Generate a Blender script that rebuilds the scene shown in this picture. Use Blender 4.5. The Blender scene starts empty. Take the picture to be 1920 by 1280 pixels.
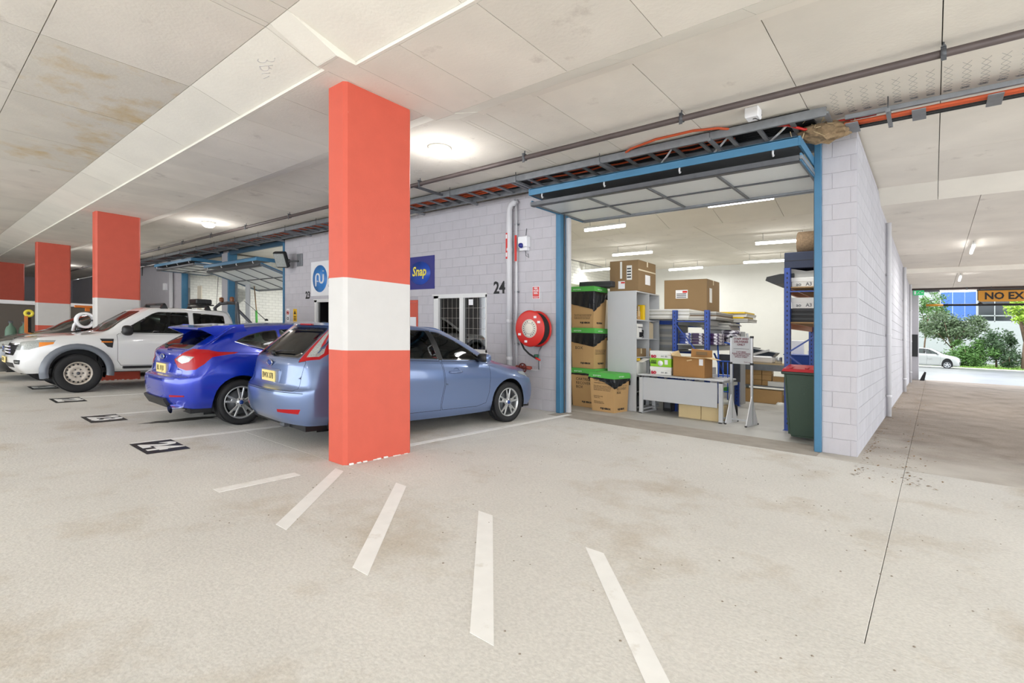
import bpy, bmesh, math, random
from mathutils import Vector, Matrix
# ---------------------------------------------------------------- camera, sky, lights, exposure
SC = bpy.context.scene
COL = SC.collection
RND = random.Random(11)
KX, KY = -0.02478, -0.0218          # the slabs fall gently to the right and to the street: z += KX*x + KY*y
PI = math.pi
rad = math.radians
cam_d = bpy.data.cameras.new('camera')
cam = bpy.data.objects.new('camera', cam_d)
COL.objects.link(cam)
cam.location = (0, 0, 1.4)
cam.rotation_euler = (PI/2, 0, rad(39.66))
cam_d.sensor_width = 36
cam_d.lens = 953*36/1920
cam_d.shift_y = -15/1920
cam_d.clip_start = 0.05
cam_d.clip_end = 400
SC.camera = cam
SC.view_settings.view_transform = 'Standard'
SC.view_settings.look = 'None'
SC.view_settings.gamma = 1
SC.view_settings.use_curve_mapping = False
SC.view_settings.exposure = 0.80
world = bpy.data.worlds.new('sky')
SC.world = world
world.use_nodes = True
bg = world.node_tree.nodes['Background']
bg.inputs[0].default_value = (0.90, 0.95, 1.0, 1)
bg.inputs[1].default_value = 2.6

def lamp(name, kind, loc, power, size=(0.3, 0.3), color=(1, 1, 1), rot=(0, 0, 0)):
    d = bpy.data.lights.new(name, kind)
    d.energy = power
    d.color = color
    if kind == 'AREA':
        d.shape = 'RECTANGLE'; d.size, d.size_y = size
    else:
        d.shadow_soft_size = size[0]
    o = bpy.data.objects.new(name, d)
    o.location = loc
    o.rotation_euler = rot
    COL.objects.link(o)
    return o

# ---------------------------------------------------------------- materials
def lin(h):
    h = h.lstrip('#')
    r = []
    for i in (0, 2, 4):
        v = int(h[i:i+2], 16)/255
        r.append(v/12.92 if v <= 0.04045 else ((v+0.055)/1.055)**2.4)
    return (*r, 1)

MATS = {}
def mat(name, col, rough=0.6, metal=0.0, var=0.0, vscale=6.0, bump=0.0, bscale=40.0, piece=0.0, spec=0.5, coat=0.0, emit=0.0, stain=None, alpha=1.0, tex='Object', speck=0.0):
    """plain procedural material: base colour, soft noise mottling, fine relief, a small tone shift per piece"""
    if name in MATS: return MATS[name]
    m = bpy.data.materials.new(name)
    m.use_nodes = True
    nt = m.node_tree; N = nt.nodes; L = nt.links
    b = N['Principled BSDF']
    b.inputs['Base Color'].default_value = lin(col)
    b.inputs['Roughness'].default_value = rough
    b.inputs['Metallic'].default_value = metal
    b.inputs['Specular IOR Level'].default_value = spec
    b.inputs['Coat Weight'].default_value = coat
    b.inputs['Coat Roughness'].default_value = 0.05
    if emit:
        b.inputs['Emission Color'].default_value = lin(col)
        b.inputs['Emission Strength'].default_value = emit
    tc = N.new('ShaderNodeTexCoord')
    src = None
    if var or stain:
        n = N.new('ShaderNodeTexNoise'); n.inputs['Scale'].default_value = vscale; n.inputs['Detail'].default_value = 6
        L.new(tc.outputs[tex], n.inputs['Vector'])
        r = N.new('ShaderNodeMapRange'); r.inputs[1].default_value = 0.3; r.inputs[2].default_value = 0.7
        r.inputs[3].default_value = 1-var; r.inputs[4].default_value = 1+var
        L.new(n.outputs['Fac'], r.inputs[0])
        h = N.new('ShaderNodeHueSaturation'); h.inputs['Color'].default_value = lin(col)
        L.new(r.outputs[0], h.inputs['Value'])
        src = h.outputs[0]
        if stain:
            scol, ssc, lo, hi = stain
            n2 = N.new('ShaderNodeTexNoise'); n2.inputs['Scale'].default_value = ssc; n2.inputs['Detail'].default_value = 8; n2.inputs['Roughness'].default_value = 0.65
            L.new(tc.outputs[tex], n2.inputs['Vector'])
            r2 = N.new('ShaderNodeMapRange'); r2.inputs[1].default_value = lo; r2.inputs[2].default_value = hi
            L.new(n2.outputs['Fac'], r2.inputs[0])
            mx = N.new('ShaderNodeMixRGB'); mx.inputs[2].default_value = lin(scol)
            L.new(r2.outputs[0], mx.inputs[0]); L.new(src, mx.inputs[1])
            src = mx.outputs[0]
    if speck:
        n4 = N.new('ShaderNodeTexNoise'); n4.inputs['Scale'].default_value = 55; n4.inputs['Detail'].default_value = 3
        L.new(tc.outputs[tex], n4.inputs['Vector'])
        r4 = N.new('ShaderNodeMapRange'); r4.inputs[1].default_value = 0.35; r4.inputs[2].default_value = 0.65
        r4.inputs[3].default_value = 1-speck; r4.inputs[4].default_value = 1+speck
        L.new(n4.outputs['Fac'], r4.inputs[0])
        h4 = N.new('ShaderNodeHueSaturation')
        L.new(src, h4.inputs['Color']); L.new(r4.outputs[0], h4.inputs['Value'])
        src = h4.outputs[0]
    if piece:
        oi = N.new('ShaderNodeObjectInfo')
        r3 = N.new('ShaderNodeMapRange'); r3.inputs[3].default_value = 1-piece; r3.inputs[4].default_value = 1+piece*0.6
        L.new(oi.outputs['Random'], r3.inputs[0])
        h2 = N.new('ShaderNodeHueSaturation')
        if src: L.new(src, h2.inputs['Color'])
        else: h2.inputs['Color'].default_value = lin(col)
        L.new(r3.outputs[0], h2.inputs['Value'])
        src = h2.outputs[0]
    if src: L.new(src, b.inputs['Base Color'])
    if bump:
        n3 = N.new('ShaderNodeTexNoise'); n3.inputs['Scale'].default_value = bscale; n3.inputs['Detail'].default_value = 4
        L.new(tc.outputs[tex], n3.inputs['Vector'])
        bp = N.new('ShaderNodeBump'); bp.inputs['Strength'].default_value = bump; bp.inputs['Distance'].default_value = 0.01
        L.new(n3.outputs['Fac'], bp.inputs['Height']); L.new(bp.outputs[0], b.inputs['Normal'])
    MATS[name] = m
    return m

def glass_mat(name, tint, see=0.5, rough=0.02, ior=1.5):
    """thin pane: tinted see-through body with a clear gloss on it"""
    if name in MATS: return MATS[name]
    m = bpy.data.materials.new(name); m.use_nodes = True
    nt = m.node_tree; N = nt.nodes; L = nt.links
    N.remove(N['Principled BSDF'])
    out = N['Material Output']
    tr = N.new('ShaderNodeBsdfTransparent'); tr.inputs[0].default_value = tuple(c*see for c in lin(tint)[:3])+(1,)
    gl = N.new('ShaderNodeBsdfGlossy'); gl.inputs['Roughness'].default_value = rough
    fr = N.new('ShaderNodeFresnel'); fr.inputs[0].default_value = ior
    mx = N.new('ShaderNodeMixShader')
    L.new(fr.outputs[0], mx.inputs[0]); L.new(tr.outputs[0], mx.inputs[1]); L.new(gl.outputs[0], mx.inputs[2])
    L.new(mx.outputs[0], out.inputs[0])
    MATS[name] = m
    return m

# ---------------------------------------------------------------- mesh helpers
class MB:
    def __init__(s): s.v = []; s.f = []; s.mi = []; s.sm = []
    def add(s, vs, fs, mi=0, sm=False):
        n = len(s.v)
        s.v += [Vector(p) for p in vs]
        for f in fs:
            s.f.append(tuple(i+n for i in f)); s.mi.append(mi); s.sm.append(sm)
        return s
    def box(s, a, b, mi=0, c=0.0):
        x0, x1 = sorted((a[0], b[0])); y0, y1 = sorted((a[1], b[1])); z0, z1 = sorted((a[2], b[2]))
        c = min(c, (x1-x0)*.45, (y1-y0)*.45, (z1-z0)*.45)
        if c <= 0:
            vs = [(x, y, z) for x in (x0, x1) for y in (y0, y1) for z in (z0, z1)]
            fs = [(0,1,3,2),(4,6,7,5),(0,4,5,1),(2,3,7,6),(0,2,6,4),(1,5,7,3)]
            return s.add(vs, fs, mi)
        bm = bmesh.new(); bmesh.ops.create_cube(bm, size=1)
        for v in bm.verts: v.co = Vector(((x0+x1)/2+v.co.x*(x1-x0), (y0+y1)/2+v.co.y*(y1-y0), (z0+z1)/2+v.co.z*(z1-z0)))
        bmesh.ops.bevel(bm, geom=bm.edges[:], offset=c, segments=1, affect='EDGES', profile=0.5)
        bm.verts.index_update()
        s.add([v.co for v in bm.verts], [[v.index for v in f.verts] for f in bm.faces], mi); bm.free()
        return s
    def obox(s, p0, p1, w, h, mi=0, up=(0, 0, 1), c=0.0):
        """a bar of section w x h from p0 to p1"""
        p0, p1 = Vector(p0), Vector(p1); d = (p1-p0); ln = d.length; d.normalize()
        u = Vector(up)
        if abs(d.dot(u)) > .98: u = Vector((0, 1, 0))
        sx = d.cross(u).normalized(); u = sx.cross(d)
        n = len(s.v)
        s.box((-w/2, 0, -h/2), (w/2, ln, h/2), mi, c)
        for i in range(n, len(s.v)):
            q = s.v[i]; s.v[i] = p0+sx*q.x+d*q.y+u*q.z
        return s
    def tube(s, pts, r, n=8, mi=0, sm=True, cap=True):
        pts = [Vector(p) for p in pts]; rs = r if isinstance(r, (list, tuple)) else [r]*len(pts)
        vs = []; fs = []; pu = None
        for i, p in enumerate(pts):
            d = (pts[min(i+1, len(pts)-1)]-pts[max(i-1, 0)]).normalized()
            if pu is None:
                pu = Vector((0, 0, 1)) if abs(d.z) < .9 else Vector((1, 0, 0))
            sx = d.cross(pu).normalized(); pu = sx.cross(d).normalized()
            for k in range(n):
                a = 2*PI*k/n
                vs.append(p+(sx*math.cos(a)+pu*math.sin(a))*rs[i])
        for i in range(len(pts)-1):
            for k in range(n):
                fs.append((i*n+k, i*n+(k+1)%n, (i+1)*n+(k+1)%n, (i+1)*n+k))
        s.add(vs, fs, mi, sm)
        if cap:
            m = len(s.v)-len(vs)
            s.f.append(tuple(m+k for k in reversed(range(n)))); s.mi.append(mi); s.sm.append(False)
            s.f.append(tuple(m+(len(pts)-1)*n+k for k in range(n))); s.mi.append(mi); s.sm.append(False)
        return s
    def lathe(s, prof, origin=(0, 0, 0), axis='Z', n=24, mi=0, sm=True, close=False):
        """prof = [(radius, height)] turned about axis through origin"""
        o = Vector(origin); vs = []; fs = []
        for (r, h) in prof:
            for k in range(n):
                a = 2*PI*k/n; c_, s_ = r*math.cos(a), r*math.sin(a)
                vs.append(o+Vector({'Z': (c_, s_, h), 'X': (h, c_, s_), 'Y': (s_, h, c_)}[axis]))
        m = len(prof)
        for i in range(m-1 if not close else m):
            j = (i+1) % m
            for k in range(n):
                fs.append((i*n+k, i*n+(k+1)%n, j*n+(k+1)%n, j*n+k))
        return s.add(vs, fs, mi, sm)
    def pod(s, c, rx, ry, rz, mi=0, p=2.8, n=18, m=10):
        """a rounded box-like shell"""
        f = lambda v: math.copysign(abs(v)**(2/p), v); vs = []; fs = []
        for i in range(m+1):
            t = -PI/2+PI*i/m
            for k in range(n):
                a = 2*PI*k/n; vs.append((c[0]+rx*f(math.cos(t))*f(math.cos(a)), c[1]+ry*f(math.cos(t))*f(math.sin(a)), c[2]+rz*f(math.sin(t))))
        for i in range(m):
            for k in range(n): fs.append((i*n+k, i*n+(k+1) % n, (i+1)*n+(k+1) % n, (i+1)*n+k))
        return s.add(vs, fs, mi, True)
    def prism(s, poly, axis, a, b, mi=0):
        """a flat outline pushed from a to b along axis; poly in the two other axes in order"""
        n = len(poly); vs = []
        for t in (a, b):
            for (p, q) in poly:
                vs.append({'X': (t, p, q), 'Y': (p, t, q), 'Z': (p, q, t)}[axis])
        fs = [tuple(range(n)), tuple(range(2*n-1, n-1, -1))]+[(i, (i+1)%n, n+(i+1)%n, n+i) for i in range(n)]
        return s.add(vs, fs, mi)
    def quad(s, a, b, c, d, mi=0): return s.add([a, b, c, d], [(0, 1, 2, 3)], mi)
    def move(s, M, start=0):
        for i in range(start, len(s.v)): s.v[i] = M @ s.v[i]
        return s
    def mesh(s, name, mats, fix=True):
        me = bpy.data.meshes.new(name)
        me.from_pydata([tuple(v) for v in s.v], [], s.f)
        for m in (mats if isinstance(mats, (list, tuple)) else [mats]): me.materials.append(m)
        me.polygons.foreach_set('material_index', s.mi)
        me.polygons.foreach_set('use_smooth', s.sm)
        if fix:
            bm = bmesh.new(); bm.from_mesh(me); bmesh.ops.recalc_face_normals(bm, faces=bm.faces[:]); bm.to_mesh(me); bm.free()
        me.update()
        return me
    def obj(s, name, mats, parent=None, loc=(0, 0, 0), rotz=0, fix=True):
        return link(name, s.mesh(name, mats, fix), parent, loc, rotz)

def link(name, data, parent=None, loc=(0, 0, 0), rotz=0):
    o = bpy.data.objects.new(name, data); COL.objects.link(o)
    o.parent = parent; o.location = loc; o.rotation_euler = (0, 0, rotz)
    return o
def tag(o, label, cat, group=None, kind=None):
    o['label'] = label; o['category'] = cat
    if group: o['group'] = group
    if kind: o['kind'] = kind
    return o
def thing(name, label, cat, loc=(0, 0, 0), rotz=0, group=None):
    return tag(link(name, None, None, loc, rotz), label, cat, group)
def struct(o, label=None):
    o['kind'] = 'structure'
    if label: o['label'] = label
    return o
def stuff(o, label=None, cat=None):
    o['kind'] = 'stuff'
    if label: o['label'] = label
    if cat: o['category'] = cat
    return o
def dup(root, loc, rotz=None, label=None, group=None):
    r = root.copy(); COL.objects.link(r); r.location = loc
    if rotz is not None: r.rotation_euler = (0, 0, rotz)
    if label: r['label'] = label
    if group: r['group'] = group
    for ch in list(root.children):
        c = ch.copy(); COL.objects.link(c); c.parent = r
        for g in ch.children:
            d = g.copy(); COL.objects.link(d); d.parent = c
    return r

def text(s, size, m, parent, loc, rot, align='CENTER', ext=0.001, bold=0.0, xs=1.0, shear=0.0, name='lettering', lsp=1.0):
    cu = bpy.data.curves.new('t', 'FONT'); cu.body = s; cu.size = size; cu.align_x = align; cu.align_y = 'CENTER'
    cu.extrude = ext; cu.offset = bold; cu.resolution_u = 2; cu.shear = shear; cu.space_line = lsp
    o = bpy.data.objects.new('t', cu); COL.objects.link(o)
    me = bpy.data.meshes.new_from_object(o.evaluated_get(bpy.context.evaluated_depsgraph_get()))
    bpy.data.objects.remove(o); bpy.data.curves.remove(cu)
    me.materials.clear(); me.materials.append(m)
    me.transform(Matrix.Diagonal((xs, 1, 1, 1)))
    q = link(name, me, parent, loc); q.rotation_euler = rot
    return q
FRONT = (PI/2, 0, 0)        # lettering that faces -Y
SIDE = (PI/2, 0, PI/2)      # lettering that faces +X
# ---------------------------------------------------------------- materials of the place
M_conc = mat('concrete_ceiling', '#ebe5da', 0.9, var=0.05, vscale=1.6, bump=0.25, bscale=30, piece=0.05, stain=('#b5aca0', 2.2, 0.62, 0.85), spec=0.2)
M_band = mat('concrete_band_side', '#efeade', 0.9, var=0.04, vscale=1.5, bump=0.2, bscale=30, piece=0.04, spec=0.2)
M_rust = mat('concrete_rust_stained', '#e0dace', 0.9, var=0.05, vscale=2, bump=0.2, bscale=30, stain=('#d2b988', 1.5, 0.48, 0.72), spec=0.2)
M_gap = mat('joint_shadow_gap', '#857f77', 0.95)
M_paint_wall = mat('painted_block_lilac', '#c3c0c5', 0.75, var=0.025, vscale=3, bump=0.3, bscale=25, piece=0.03, spec=0.3)
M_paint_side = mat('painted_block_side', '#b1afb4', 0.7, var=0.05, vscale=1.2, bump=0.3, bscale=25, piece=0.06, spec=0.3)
M_mortar = mat('painted_mortar', '#b2aeb5', 0.9)
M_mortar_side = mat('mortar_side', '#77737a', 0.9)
M_whitebrick = mat('white_face_brick', '#efefe8', 0.7, var=0.02, piece=0.03)
M_mortar_dark = mat('grey_mortar', '#8e8e8a', 0.9)
M_white = mat('white_paint', '#e9e9e4', 0.7, var=0.01)
M_floor = mat('concrete_floor', '#d5d2cc', 0.75, var=0.045, vscale=1.1, bump=0.35, bscale=60, stain=('#b8ab98', 0.8, 0.52, 0.76), spec=0.3, speck=0.07)
M_drive = mat('dirty_driveway', '#94887d', 0.85, speck=0.1, var=0.12, vscale=2.5, bump=0.6, bscale=70, stain=('#75695e', 1.3, 0.5, 0.75), spec=0.25)
def dirt_towards_street(m):
    """dirt tramped up the driveway: clean concrete by the car park, brown grime further down"""
    nt = m.node_tree; N = nt.nodes; L = nt.links; b = N['Principled BSDF']; src = b.inputs['Base Color'].links[0].from_socket
    tc = N.new('ShaderNodeTexCoord'); sp = N.new('ShaderNodeSeparateXYZ'); L.new(tc.outputs['Object'], sp.inputs[0])
    n = N.new('ShaderNodeTexNoise'); n.inputs['Scale'].default_value = 1.1; n.inputs['Detail'].default_value = 7; L.new(tc.outputs['Object'], n.inputs['Vector'])
    a = N.new('ShaderNodeMath'); a.operation = 'MULTIPLY_ADD'; a.inputs[1].default_value = 4.0; L.new(n.outputs['Fac'], a.inputs[0]); L.new(sp.outputs['Y'], a.inputs[2])
    r = N.new('ShaderNodeMapRange'); r.interpolation_type = 'SMOOTHSTEP'; r.inputs[1].default_value = 7.8; r.inputs[2].default_value = 12.5; L.new(a.outputs[0], r.inputs[0])
    mx = N.new('ShaderNodeMixRGB'); mx.inputs[1].default_value = lin('#d6d1c8'); L.new(r.outputs[0], mx.inputs[0]); L.new(src, mx.inputs[2]); L.new(mx.outputs[0], b.inputs['Base Color'])
dirt_towards_street(M_drive)
M_unitfloor = mat('unit_floor_paint', '#b9b7b2', 0.5, var=0.07, vscale=1.3, bump=0.1, stain=('#8f8b84', 1.0, 0.55, 0.8))
M_thresh = mat('threshold_concrete', '#a79f95', 0.85, var=0.1, vscale=5, bump=0.4)
M_line = mat('white_road_paint', '#f2f1ee', 0.6, var=0.03, vscale=8, stain=('#cfc8bc', 5, 0.6, 0.8))
M_lineworn = mat('worn_road_paint', '#f0eeea', 0.7, var=0.05, vscale=8, stain=('#d2ccc1', 6, 0.55, 0.8))
M_red = mat('orange_red_paint', '#d05a45', 0.55, var=0.03, vscale=5, bump=0.12, bscale=60, stain=('#d98a78', 14, 0.68, 0.8))
M_redlow = M_red
M_pband = mat('pillar_white_band', '#d3d0cd', 0.6, var=0.02, vscale=5, bump=0.1, bscale=60)
M_blue = mat('blue_steel_paint', '#447a9d', 0.45, var=0.06, vscale=4, stain=('#7fa6bb', 9, 0.68, 0.85))
M_galv = mat('galvanised_steel', '#8b8e92', 0.5, 0.6, var=0.1, vscale=10)
M_dsteel = mat('dark_grey_steel', '#5d5f63', 0.5, 0.5, var=0.1, vscale=10)
M_door = mat('door_sheet_white', '#dfe3e3', 0.45, var=0.03, vscale=2)
M_pipe = mat('brown_sprinkler_pipe', '#5a4f4d', 0.5, 0.2, var=0.1)
M_wpipe = mat('white_pipe', '#d6d5d8', 0.45)
M_black = mat('black_plastic', '#17181a', 0.45)
M_rubber = mat('black_rubber', '#202022', 0.75)
M_orange = mat('orange_cable', '#c8552a', 0.5)
M_redpl = mat('red_plastic', '#d12a22', 0.35)
M_lamp = mat('lamp_glow', '#ffffff', 0.5, emit=9.0)
M_lamp2 = mat('tube_glow', '#ffffff', 0.5, emit=7.0)
M_silver = mat('brushed_aluminium', '#c9cbcc', 0.35, 0.8)
M_ink = mat('black_ink', '#1c1c1e', 0.6)
M_signw = mat('sign_white', '#f0f0f2', 0.4)

# ---------------------------------------------------------------- floor
flo = struct(link('floor', None), 'pale concrete car park slab with joints and stains')
def slab(name, x0, x1, y0, y1, z=0.0, m=M_floor, th=.12, parent=flo, g=.0018):
    b = MB().box((x0+g, y0+g, z-th), (x1-g, y1-g, z), c=.002)
    return b.obj(name, m, parent)
MB().box((-46, -9, -.3), (9, 7.4, -.125)).obj('sub_base', M_gap, flo)
for xa, xb in ((-46, -22.8), (-22.8, -14.9), (-14.9, -4.6), (-4.6, -.25), (-.25, 9)):
    for ya, yb in ((-9, -2.9), (-2.9, 2.9), (2.9, 7.3)):
        if yb < 3 and xa > -5:
            if xa < -4: slab('slab', -4.6, 9, ya, yb)
            continue
        slab('slab', xa, xb, ya, yb)
slab('slab', -46, -5.25, 7.3, 7.7)
thr = MB().box((-5.25, 7.3, -.12), (-1.13, 8.06, 0), c=.004).obj('threshold_strip', M_thresh, flo)
thr['label'] = 'darker concrete strip across the doorway'
slab('apron', -1.13, -.25, 7.3, 9.6, m=M_drive)
slab('apron', -.74, -.25, 9.6, 28, m=M_drive)
slab('driveway_slab', -.25, 9, 7.3, 15, m=M_drive)
slab('driveway_slab', -.25, 9, 15, 28.5, m=M_drive)
slab('unit_floor', -9.2, -.9, 8.06, 17.7, m=M_unitfloor)
slab('unit_floor', -20.2, -12, 7.7, 17.7, m=M_unitfloor)
slab('unit_floor', -24.6, -20.2, 7.7, 17.7, m=M_unitfloor)

# painted lines: thin coats of road paint, each a thing of its own
def stripe(pts, label, m=M_line, name='painted_line', group=None):
    o = MB().prism(pts, 'Z', .0005, .003).obj(name, m)
    return tag(o, label, 'marking', group, 'structure')
def bar(p0, p1, w):
    p0, p1 = Vector((*p0, 0)), Vector((*p1, 0)); n = Vector((-(p1-p0).y, (p1-p0).x, 0)).normalized()*w/2
    return [(q.x, q.y) for q in (p0-n, p1-n, p1+n, p0+n)]
HG = 'hatch stripes in front of the pillar'
w = .115
def slant(xa, xb, ya=1.7, yb=2.91, hw=.075):
    return [(xa-hw, ya), (xa+hw, ya), (xb+hw, yb), (xb-hw, yb)]
stripe([(-4.70, 1.70), (-4.58, 1.70), (-4.60, 2.42), (-4.72, 2.42)], 'faint white stripe leading straight to the pillar foot', M_lineworn, group=HG)
stripe(slant(-3.50, -4.52, 1.70, 2.78), 'white slanted stripe second from the pillar, touching its foot', group=HG)
stripe(slant(-2.55, -3.72), 'white slanted stripe third from the pillar', group=HG)
stripe(slant(-1.59, -2.68), 'white slanted stripe fourth from the pillar', group=HG)
stripe(slant(-.62, -1.71, hw=.068), 'longest looking white slanted stripe, running out of the bottom edge', group=HG)
stripe(bar((-4.98, 7.62), (-4.92, 3.3), .10), 'worn white bay line beside the silver blue hatchback', M_lineworn)
stripe(bar((-7.05, 7.6), (-7.05, 1.7), .10), 'worn white bay line between the two blue hatchbacks', M_lineworn)
stripe(bar((-9.45, 7.6), (-9.45, 1.7), .10), 'worn white bay line left of the bright blue hatchback', M_lineworn)
stripe(bar((-11.85, 7.6), (-11.85, 1.7), .10), 'worn white bay line beside the white pickup', M_lineworn)
ANG = 0
def bay_number(x, y, s, label):
    t = thing('bay_number', label, 'marking', (x, y, 0))
    MB().prism([(-.32, -.205), (.32, -.205), (.32, .205), (-.32, .205)], 'Z', .003, .005).obj('painted_patch', M_ink, t)
    text(s, .46, M_line, t, (0, .0, .006), (0, 0, ANG), ext=.0008, bold=.02, xs=.86)
bay_number(-6.715, 1.875, '24', 'white 24 on black floor patch nearest the camera')
bay_number(-9.12, 1.87, '23', 'white 23 on black floor patch behind the bright blue car')
bay_number(-11.55, 1.87, '22', 'white 22 on black floor patch beside the pickup wheel')
bay_number(-13.9, 1.87, '21', 'white 21 on black floor patch under the pickup nose')

# ---------------------------------------------------------------- ceiling
cei = struct(link('ceiling', None), 'board marked concrete soffit with a sunken band over the pillars')
MB().box((-46, -9, 4.24), (9, 28.5, 4.4)).obj('upper_slab', M_gap, cei)
ZH, ZL = 4.12, 3.93
def cpanel(x0, x1, y0, z0, y1, z1, m=M_conc, g=.004, th=.05, name='panel'):
    b = MB()
    b.add([(x0+g, y0+g, z0), (x1-g, y0+g, z0), (x1-g, y1-g, z1), (x0+g, y1-g, z1), (x0+g, y0+g, z0+th), (x1-g, y0+g, z0+th), (x1-g, y1-g, z1+th), (x0+g, y1-g, z1+th)],
          [(0,3,2,1),(4,5,6,7),(0,1,5,4),(1,2,6,5),(2,3,7,6),(3,0,4,7)])
    return b.obj(name, m, cei)
def xs(a, b, step, off):
    r = [a]; k = math.ceil((a-off)/step)
    while off+k*step < b-.05:
        if off+k*step > a+.05: r.append(off+k*step)
        k += 1
    return r+[b]
for (xa, xb, yB, yC) in ((-45.8, -4.6, 2.70, 3.94), (-4.6, -4.27, 2.62, 4.11), (-4.27, 9, 2.83, 4.09)):
    one = xb-xa < 1
    near = xs(xa, xb, 1.9, -4.68) if not one else [xa, xb]
    far = xs(xa, xb, 1.18, .06) if not one else [xa, xb]
    for a, b in zip(near, near[1:]):
        for ya, yb in ((-9, -5), (-5, -1.6), (-1.6, .86), (.86, 2.13)):
            cpanel(a, b, ya, ZH, yb, ZH, M_rust if (-8.4 < b < -6.3 and ya > .8) or (-10.5 < b < -8.2 and ya > .8) else M_conc)
    sl = xs(xa, xb, 1.85, -4.68) if not one else [xa, xb]
    for a, b in zip(sl, sl[1:]):
        cpanel(a, b, 2.13, ZH, yB-.03, ZL+.006 if one else 3.962, M_band, g=.003)
    MB().box((xa, yB-.03, ZL), (xb, yB, 4.05)).obj('band_edge', M_conc, cei)
    fl = xs(xa, xb, .95, -4.6) if not one else [xa, xb]
    for a, b in zip(fl, fl[1:]):
        cpanel(a, b, yB, ZL, yC, ZL, g=.003)
    for a, b in zip(far, far[1:]):
        cpanel(a, b, yC, ZL, yC+.40, ZH-.035, M_band, g=.002)
        MB().box((a, yC+.40, ZH-.035), (b, yC+.50, ZH+.02)).obj('board_strip', M_conc, cei)
    for a, b in zip(far, far[1:]):
        cpanel(a, b, yC+.50, ZH, 7.2, ZH)
        if a > -1.3:
            cpanel(a, b, 7.2, ZH, 9.2, ZH); cpanel(a, b, 9.2, ZH, 10.8, ZH)
        else:
            cpanel(a, b, 7.2, ZH, 7.66, ZH)
MB().prism([(2.13, 4.125), (2.59, 3.934), (2.83, 3.929), (2.83, 4.05), (2.795, 3.966)], 'X', -4.278, -4.268).obj('band_cheek', M_band, cei)
MB().prism([(2.13, 4.125), (2.59, 3.934), (2.70, 3.929), (2.70, 4.05), (2.665, 3.966)], 'X', -4.604, -4.596).obj('band_cheek', M_band, cei)
q_ = text('3BR', .27, M_line, cei, (-5.22, 2.40, 4.022), (PI-.285, 0, PI*.82), ext=.0006, bold=-.006, name='chalk_mark')
q_['label'] = 'white chalk scrawl on the sloping band side'
# over the driveway and over the unit: a lower band, then on at that height
for (xa, xb) in ((-.74, 9), (-9.2, -.9)):
    for a, b in zip(*(lambda q: (q, q[1:]))(xs(xa, xb, 1.18, .06))):
        if xa < -1: cpanel(a, b, 7.66, ZH, 10.5, ZH)
        cpanel(a, b, 10.8 if xa > -1 else 10.5, ZH, 11.3, 3.93, M_band)
    for a, b in zip(*(lambda q: (q, q[1:]))(xs(xa, xb, 2.36, .6))):
        for ya, yb in ((11.3, 12.6), (12.6, 15), (15, 17.7), (17.7, 21), (21, 24.5), (24.5, 28.5)):
            if xa < -1 and ya > 17: continue
            cpanel(a, b, ya, 3.93 if ya < 20 else 3.86, yb, 3.93 if ya < 20 else 3.86)
for a in (-24.6, -20.2): cpanel(a+.2, a+4.2 if a < -21 else -12, 7.66, 4.05, 17.7, 4.05)
MB().box((-.74, 20.9, 3.78), (9, 21.3, 4.0)).obj('soffit_beam', M_conc, cei)

# ---------------------------------------------------------------- pillars
def pillar(x, label):
    t = thing('pillar', label, 'pillar', (x, 2.90, 0)); struct(t)
    def lvl(z0, z1, m, nm):
        b = MB(); c = .035; y1 = .87; x0 = -.30
        sec = [(x0, 0), (-c, 0), (0, c), (0, y1-c), (-c, y1), (x0, y1)]
        b.prism(sec, 'Z', z0, z1); return b.obj(nm, m, t)
    lvl(-.02, 1.175, M_red, 'painted_base'); lvl(1.175, 1.925, M_pband, 'painted_band'); lvl(1.925, 3.935, M_red, 'painted_top')
    b = MB()
    for k in range(9):
        y = .05+k*.09+RND.uniform(-.03, .03)
        b.box((.0, y, 0), (.012+RND.random()*.012, y+.05, .006+RND.random()*.012), c=.004)
    stuff(b.obj('paint_flakes', M_line, t))
    return t
pillar(-4.62, 'orange and white painted pillar standing nearest, in front of the silver blue car')
pillar(-14.9, 'orange and white pillar second in the row, above the pickup cab')
pillar(-22.8, 'orange and white pillar third in the row, above the pickup bonnet')
pillar(-32.9, 'orange and white pillar farthest away, cut by the frame edge')

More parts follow.
